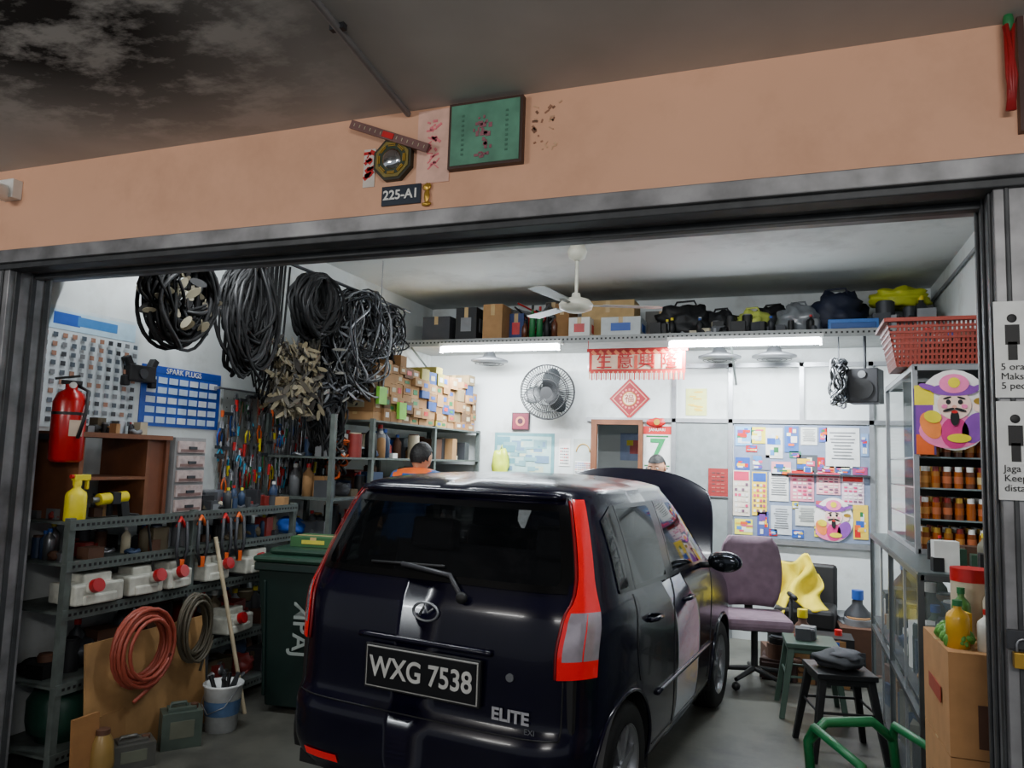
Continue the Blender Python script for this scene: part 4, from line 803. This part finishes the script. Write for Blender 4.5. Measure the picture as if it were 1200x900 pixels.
def godcut(loc,s,rot=0):
    b=MB('fortune_god_cutout'); pk=P(238,120,170,.4); sk=P(240,205,190,.4); pp=P(130,70,160,.4); og=P(235,130,60,.4)
    def el(x,y,z,rx,rz,m,R=0): b.M=Matrix.Translation((x*s,y,z*s))@Matrix.Rotation(R,4,'Y'); b.prism([(rx*s*math.cos(a),rz*s*math.sin(a)) for a in [j*math.pi/12 for j in range(24)]],-.0015,.0015,m); b.M=Matrix.Identity(4)
    el(0,0,0,.19,.23,P(235,230,225,.4)); el(-.02,-.003,-.12,.16,.10,pk); el(.10,-.005,-.10,.06,.09,pp,.4); el(-.12,-.005,-.09,.05,.08,og,-.4); el(0,-.005,-.13,.07,.09,P(200,50,120,.4))
    el(0,-.007,.03,.085,.085,sk); el(0,-.009,.115,.12,.035,pp); el(0,-.011,.15,.075,.055,pk); el(0,-.013,.155,.03,.03,YEL); el(-.13,-.011,.13,.05,.016,pp,.3); el(.13,-.011,.13,.05,.016,pp,-.3)
    for sx in (-1,1): el(sx*.03,-.010,.045,.012,.014,BLK); el(sx*.035,-.0095,.068,.022,.006,BLK,sx*.3); el(sx*.03,-.012,.0,.030,.008,BLK,sx*.3); el(sx*.05,-.0105,.02,.015,.012,pk)
    el(0,-.012,-.045,.022,.045,BLK); el(0,-.0115,.018,.012,.010,P(225,160,140,.4)); el(0,-.0125,-.012,.016,.008,RED)
    el(-.11,-.009,-.04,.045,.035,YEL,.3); el(.12,-.009,.02,.03,.03,sk); el(.13,-.011,.05,.035,.02,GOLD); el(.02,-.009,-.16,.06,.025,YEL)
    b.build(loc,rot)
godcut((.34,7.374,1.13),.85)
# ---------------------------------------------------------------- RIGHT SIDE
def posts(b,xs,ys,z0,z1,m,t=.025):
    for x in xs:
        for y in ys: b.box((x,y,(z0+z1)/2),(t,t,z1-z0),m)
def frame(b,x0,x1,y0,y1,z,m,t=.025):
    b.bx(x0,x1,y0-t/2,y0+t/2,z-t/2,z+t/2,m); b.bx(x0,x1,y1-t/2,y1+t/2,z-t/2,z+t/2,m); b.bx(x0-t/2,x0+t/2,y0,y1,z-t/2,z+t/2,m); b.bx(x1-t/2,x1+t/2,y0,y1,z-t/2,z+t/2,m)
r=empty('glass_display_counter'); b=MB('frame'); posts(b,(.50,1.12),(3.62,4.65,5.68),0,1.15,ALD)
for z in (.03,.55,1.14): frame(b,.50,1.12,3.62,5.68,z,ALD)
b.bx(.5,1.12,3.62,5.68,.10,.12,DST); b.bx(.5,1.12,3.62,5.68,.60,.615,DST); b.bx(.49,1.13,3.61,5.69,1.15,1.16,P(80,90,90,.35)); b.bx(1.10,1.12,3.62,5.68,.1,1.13,P(70,75,78,.5)); b.bx(.495,.505,4.1,4.13,.1,1.12,ALU); b.bx(.495,.505,5.1,5.13,.1,1.12,ALU); b.build(parent=r)
b=MB('panes'); b.bx(.498,.502,3.64,5.66,.05,1.13,GLS); b.bx(.52,1.1,3.618,3.622,.05,1.13,GLS); b.build(parent=r)
b=MB('stock'); DP=[BLK,DST,BRN,P(60,70,66,.6),CARD2,P(40,60,90,.5),BLK,P(120,116,100,.6),P(50,80,60,.6)]; clutter('',.53,1.05,3.7,5.6,.12,80,.14,.34,seed=61,b=b,build=False,pal=DP); clutter('',.53,1.05,3.7,5.6,.615,110,.12,.28,seed=62,b=b,build=False,pal=DP+[WHT]); b.build(parent=r)
clutter('counter_top_items',.55,1.08,3.66,4.35,1.16,26,.05,.12,seed=63,pal=DP+[WHT,GRN,YEL])
r=empty('glass_display_cabinet'); b=MB('frame'); posts(b,(.60,1.12),(4.40,5.60),1.16,2.13,ALU)
for z in (1.175,2.12): frame(b,.60,1.12,4.40,5.60,z,ALU)
for z in (1.34,1.50,1.66): b.bx(.61,1.12,4.42,5.58,z-.008,z,P(120,132,132,.2))
b.bx(.59,1.13,4.39,5.61,2.125,2.14,GRY); b.bx(1.115,1.125,4.4,5.6,1.17,2.12,P(60,72,70,.4)); b.bx(.62,1.11,5.0,5.01,1.17,2.11,P(52,60,58,.4)); b.build(parent=r)
b=MB('panes'); b.bx(.598,.602,4.41,5.59,1.19,2.11,GLS); b.build(parent=r)
b=MB('bottles'); rr=random.Random(8)
for z in (1.185,1.34,1.50,1.66):
    for i in range(9):
        for j in range(4):
            x=.645+i*.052; y=4.46+j*.07
            b.cyl((x,y,z),(x,y,z+.085),.021,rr.choice([AMB,P(120,60,25,.2),P(150,95,35,.2),P(90,50,30,.2)]),n=10); b.cyl((x,y,z+.025),(x,y,z+.06),.0216,rr.choice([P(190,170,120,.5),P(170,90,50,.5),P(180,120,50,.5),AMB]),n=10,cap=False); b.cyl((x,y,z+.085),(x,y,z+.11),.016,rr.choice([P(120,30,25,.4),GOLD,WHT]),n=10)
b.build(parent=r)
godcut((.775,4.382,1.90),.90)
r=poster('product_leaflet',(.64,4.385,1.84),.10,.34,P(80,60,120,.5),[(0,.8,.9,.3,YEL),(0,0,.8,.5,P(120,60,150,.5)),(0,-.7,.8,.3,ORG)])
b=MB('red_plastic_basket'); m=P(140,56,44,.5)
for k in range(9):
    z=.0+k*.03; q=k*.006; frame(b,-.26-q,.26+q,-.17-q,.17+q,z,m,t=.012)
for i in range(26):
    x=-.26+i*.52/25; b.box((x,-.195,.12),(.012,.008,.25),m,R=(rad(10),0,0)); b.box((x,.195,.12),(.012,.008,.25),m,R=(rad(-10),0,0))
for i in range(16):
    y=-.17+i*.34/15; b.box((-.285,y,.12),(.008,.012,.25),m,R=(0,rad(-10),0)); b.box((.285,y,.12),(.008,.012,.25),m,R=(0,rad(10),0))
b.bx(-.26,.26,-.17,.17,-.004,.004,m); frame(b,-.32,.32,-.23,.23,.245,m,t=.02); b.build((.80,4.72,2.152))
clutter('basket_contents',.62,.98,4.60,4.84,2.16,16,.1,.22,seed=71,pal=[BLK,DST,BRN])
b=MB('loudspeaker'); b.box((0,0,0),(.24,.22,.28),P(38,38,42,.6)); b.cyl((0,-.11,-.03),(0,-.12,-.03),.085,BLK,n=24); b.cyl((0,-.11,.09),(0,-.12,.09),.03,GRY,n=20); b.cyl((0,0,.14),(0,.0,.42),.012,DST); b.build((.56,6.75,2.26),rot=-.3,bevel=.008)
b=MB('hanging_wire_bundle'); loops(b,(.36,6.72,2.28),.14,.18,24,[STL,GRY,DST,BLK],.008,random.Random(3),depth=.08,irr=.03); b.cyl((.36,6.72,2.4),(.36,6.72,2.68),.005,DST); b.build()
b=MB('stacked_cardboard_boxes')
for z,h in ((.0,.36),(.36,.34),(.70,.32)): carton(b,(.67,2.98,z+h/2),(.44,.40,h*.99),P(176,130,84,.85),None,R=.03)
for i in range(5): b.box((.447,2.85+i*.06,.5+.02*(i%2)),(.003,.035,.10),P(120,66,40,.8))
for z in (.2,.86): b.box((.448,2.98,z),(.003,.22,.05),P(150,60,40,.8))
b.box((.60,2.775,.80),(.13,.003,.13),P(90,60,45,.8)); b.box((.60,2.775,.5),(.16,.003,.06),P(150,60,40,.8)); b.build()
b=MB('condiment_bottles')
for (x,y,r_,h,m,c_) in ((.50,2.86,.035,.15,P(215,165,40,.3),GRN),(.58,2.84,.03,.13,P(225,225,215,.3),RED),(.70,2.86,.04,.2,ORG,YEL),(.54,3.02,.03,.17,P(80,130,60,.3),GRN),(.66,3.05,.05,.20,P(200,190,170,.3),RED),(.78,2.95,.04,.15,WHT,BLU)): bottle(b,(x,y,1.018),r_,h,m,c_,16)
b.cyl((.59,3.12,1.018),(.59,3.12,1.20),.065,P(205,190,165,.3)); b.cyl((.59,3.12,1.20),(.59,3.12,1.245),.066,RED); b.box((.52,2.93,1.07),(.05,.05,.10),P(225,180,40,.5),R=.3); b.box((.52,2.904,1.07),(.03,.003,.05),RED,R=.3)
for i in range(44): rr=random; b.sph((.47+rr.random()*.06,2.84+rr.random()*.24,1.030+rr.random()*.03),(.02,.03,.012),P(90,150,60,.5),nu=8,nv=6,T=Euler((rr.random()*3,rr.random()*3,0)).to_matrix().to_4x4())
b.build()
def stool(name,loc,m,h=.46,w=.15,rot=0):
    b=MB(name); b.box((0,0,h-.015),(w*2,w*2,.03),m); b.box((0,0,h-.045),(w*1.85,w*1.85,.035),m)
    for sx in (-1,1):
        for sy in (-1,1):
            p=Vector((sx*w*.8,sy*w*.8,h-.04)); q=Vector((sx*w*1.2,sy*w*1.2,0)); b.cyl(q,p,.022,m,r2=.03,n=4,smooth=False)
    for (a,c_) in (((-1,-1),(1,-1)),((1,-1),(1,1)),((1,1),(-1,1)),((-1,1),(-1,-1))):
        k=w*.98; b.cyl((a[0]*k,a[1]*k,h*.55),(c_[0]*k,c_[1]*k,h*.55),.009,m,n=6)
    b.cyl((0,0,h),(0,0,h+.002),.03,BLK); b.build(loc,rot,bevel=.006)
stool('plastic_stool',(.24,4.78,0),P(18,18,20,.4),.46,.16,.25)
b=MB('folded_rag'); b.sph((0,0,.04),(.13,.11,.05),P(70,72,76,.8),amp=.4,seed=2,flat=.04); b.sph((.02,0,.075),(.1,.09,.03),P(90,92,98,.8),amp=.4,seed=5); b.build((.24,4.78,.462))
stool('green_plastic_stool',(.10,5.45,0),P(56,78,66,.5),.46,.16,.1)
# green plastic chair at the near right
b=MB('green_plastic_chair'); gm=P(22,100,56,.4); b.box((0,0,.40),(.36,.36,.03),gm)
for sx in (-1,1):
    for sy in (-1,1): b.cyl((sx*.19,sy*.19,0),(sx*.16,sy*.16,.40),.02,gm,n=8)
    b.tube([(sx*.18,.17,.40),(sx*.18,.19,.52),(sx*.17,.16,.58),(sx*.18,-.16,.56),(sx*.18,-.17,.40)],.018,gm)
b.tube([(-.18,.19,.52),(-.10,.20,.585),(.10,.20,.585),(.18,.19,.52)],.02,gm); b.build((.30,3.20,0),rot=.5)
clutter('stool_top_boxes',.0,.2,5.35,5.55,.462,5,.08,.14,seed=81)
r=empty('office_chair',(-.27,5.97,0),rad(12)); mc=P(124,102,116,.85,var=.2)
b=MB('seat'); b.box((0,-.02,.46),(.47,.46,.09),mc); b.build(parent=r,bevel=.035)
b=MB('backrest'); V=[];F=[]
for side in (0,1):
    for i in range(9):
        for j in range(11):
            u=j/10*2-1;v=i/8; ww=.23*(1-.12*abs(v-.5)-.25*v**8-.2*(1-v)**8); V.append((u*ww, .22+.06*side-.05*math.sin(v*2.2)+.05*v-.05*u*u*(1 if side==0 else .8), .52+v*.52))
for side in (0,1):
    for i in range(8):
        for j in range(10): a=side*99+i*11+j; F.append((a,a+1,a+12,a+11) if side==0 else (a+11,a+12,a+1,a))
bd=[i for i in range(11)]+[i*11+10 for i in range(1,9)]+[88+j for j in range(9,-1,-1)]+[i*11 for i in range(7,0,-1)]
for k in range(len(bd)): a=bd[k]; c_=bd[(k+1)%len(bd)]; F.append((c_,a,a+99,c_+99))
b.add(V,F,mc,True); b.box((0,.27,.50),(.06,.02,.2),BLK); b.build(parent=r)
b=MB('base'); b.cyl((0,0,.10),(0,0,.42),.025,BLK); b.box((0,.02,.41),(.2,.3,.03),BLK)
for k in range(5):
    a=2*math.pi*k/5+.3; e=Vector((.27*math.cos(a),.27*math.sin(a),.075)); b.cyl((0,0,.11),e,.022,BLK,r2=.015,n=8); b.sph(e+Vector((0,0,-.045)),(.03,.03,.03),BLK,nu=12,nv=8)
for s_ in (-1,1): b.tube([(s_*.2,.05,.42),(s_*.27,.05,.45),(s_*.27,.05,.62)],.016,BLK); b.tube([(s_*.27,-.1,.64),(s_*.27,.12,.64)],.018,BLK)
b.build(parent=r)
r=empty('worn_black_seat',(.10,6.85,0),rad(-5)); b=MB('cushions'); b.box((0,-.05,.38),(.46,.46,.16),BLK); b.box((0,.22,.58),(.46,.12,.38),BLK,R=(rad(-8),0,0)); b.bx(-.2,.2,-.2,.2,0,.3,P(45,45,48,.6)); b.build(parent=r,bevel=.03)
b=MB('yellow_cloth'); V=[];F=[]
for i in range(19):
    for j in range(19):
        u=j/18*2-1;v=i/18; x=u*.20*(1-.35*math.sin(v*3+u))+.05*math.sin(v*6); z=.90-.34*v-.10*abs(u)**2+.04*math.sin(u*5+v*3); y=.03-.12*v+.035*math.sin(u*9+v*6)-(.0 if v<.6 else (v-.6)*.3)
        V.append((x,y,z))
for i in range(18):
    for j in range(18): a=i*19+j; F.append((a,a+19,a+20,a+1))
b.add(V,F,P(228,205,30,.7),True); o=b.build((.05,6.80,-.06)); md=o.modifiers.new('s','SOLIDIFY'); md.thickness=.008
clutter('shoe_and_box_pile',-.25,.45,6.10,6.5,0,50,.12,.36,seed=91,pal=[BLK,BRN,CARD2,DST,P(60,40,35,.7),BLK])
clutter('small_carton_pile',.36,.62,6.45,7.3,0,30,.18,.5,seed=92,pal=[BLK,BRN,CARD2,DST,GRY])
# ---------------------------------------------------------------- lights / world
w=bpy.data.worlds.new('World'); bpy.context.scene.world=w; w.use_nodes=True; bg=w.node_tree.nodes['Background']; bg.inputs[0].default_value=(.68,.72,.78,1); bg.inputs[1].default_value=.55
for xx in (-3.2,.6):  # unseen tubes added behind the camera to brighten porch ceiling and beam
    r=empty('added_porch_tube',(xx,-.9,2.5)); b=MB('fixture'); b.box((0,0,.015),(1.26,.05,.03),WHT); b.cyl((-.5,0,.03),(-.5,0,.37),.006,GRY); b.cyl((.5,0,.03),(.5,0,.37),.006,GRY); b.build(parent=r); b=MB('tube'); b.cyl((-.6,0,-.02),(.6,0,-.02),.015,P(235,245,255,.5,emis=10,var=0.0),n=14); b.build(parent=r)
    for nm,rx,e,dz in (('porch_fill_down',35,15,-.05),('porch_fill_up',125,38,.08)):
        l=bpy.data.lights.new(nm,'AREA'); l.shape='RECTANGLE'; l.size=1.2; l.size_y=.06; l.energy=e; l.color=(1.0,.97,.93)
        o=bpy.data.objects.new(nm,l); COL.objects.link(o); o.parent=r; o.location=(0,.03,dz); o.rotation_euler=(rad(rx),0,0)
# ---------------------------------------------------------------- camera
f=880.0; X=Vector((2356,-11,-880)).normalized(); Y=Vector((329,98,880)).normalized(); X=(X-Y*X.dot(Y)).normalized(); Z=X.cross(Y)
right=Vector((X.x,Y.x,Z.x)); down=Vector((X.y,Y.y,Z.y)); fwd=Vector((X.z,Y.z,Z.z))
cam=bpy.data.cameras.new('camera'); cam.sensor_width=36; cam.sensor_fit='HORIZONTAL'; cam.lens=f/1200*36; co=bpy.data.objects.new('camera',cam); COL.objects.link(co)
Mx=Matrix((right,-down,-fwd)).transposed().to_4x4(); Mx.translation=Vector((0,0,1.58)); co.matrix_world=Mx
bpy.context.scene.camera=co
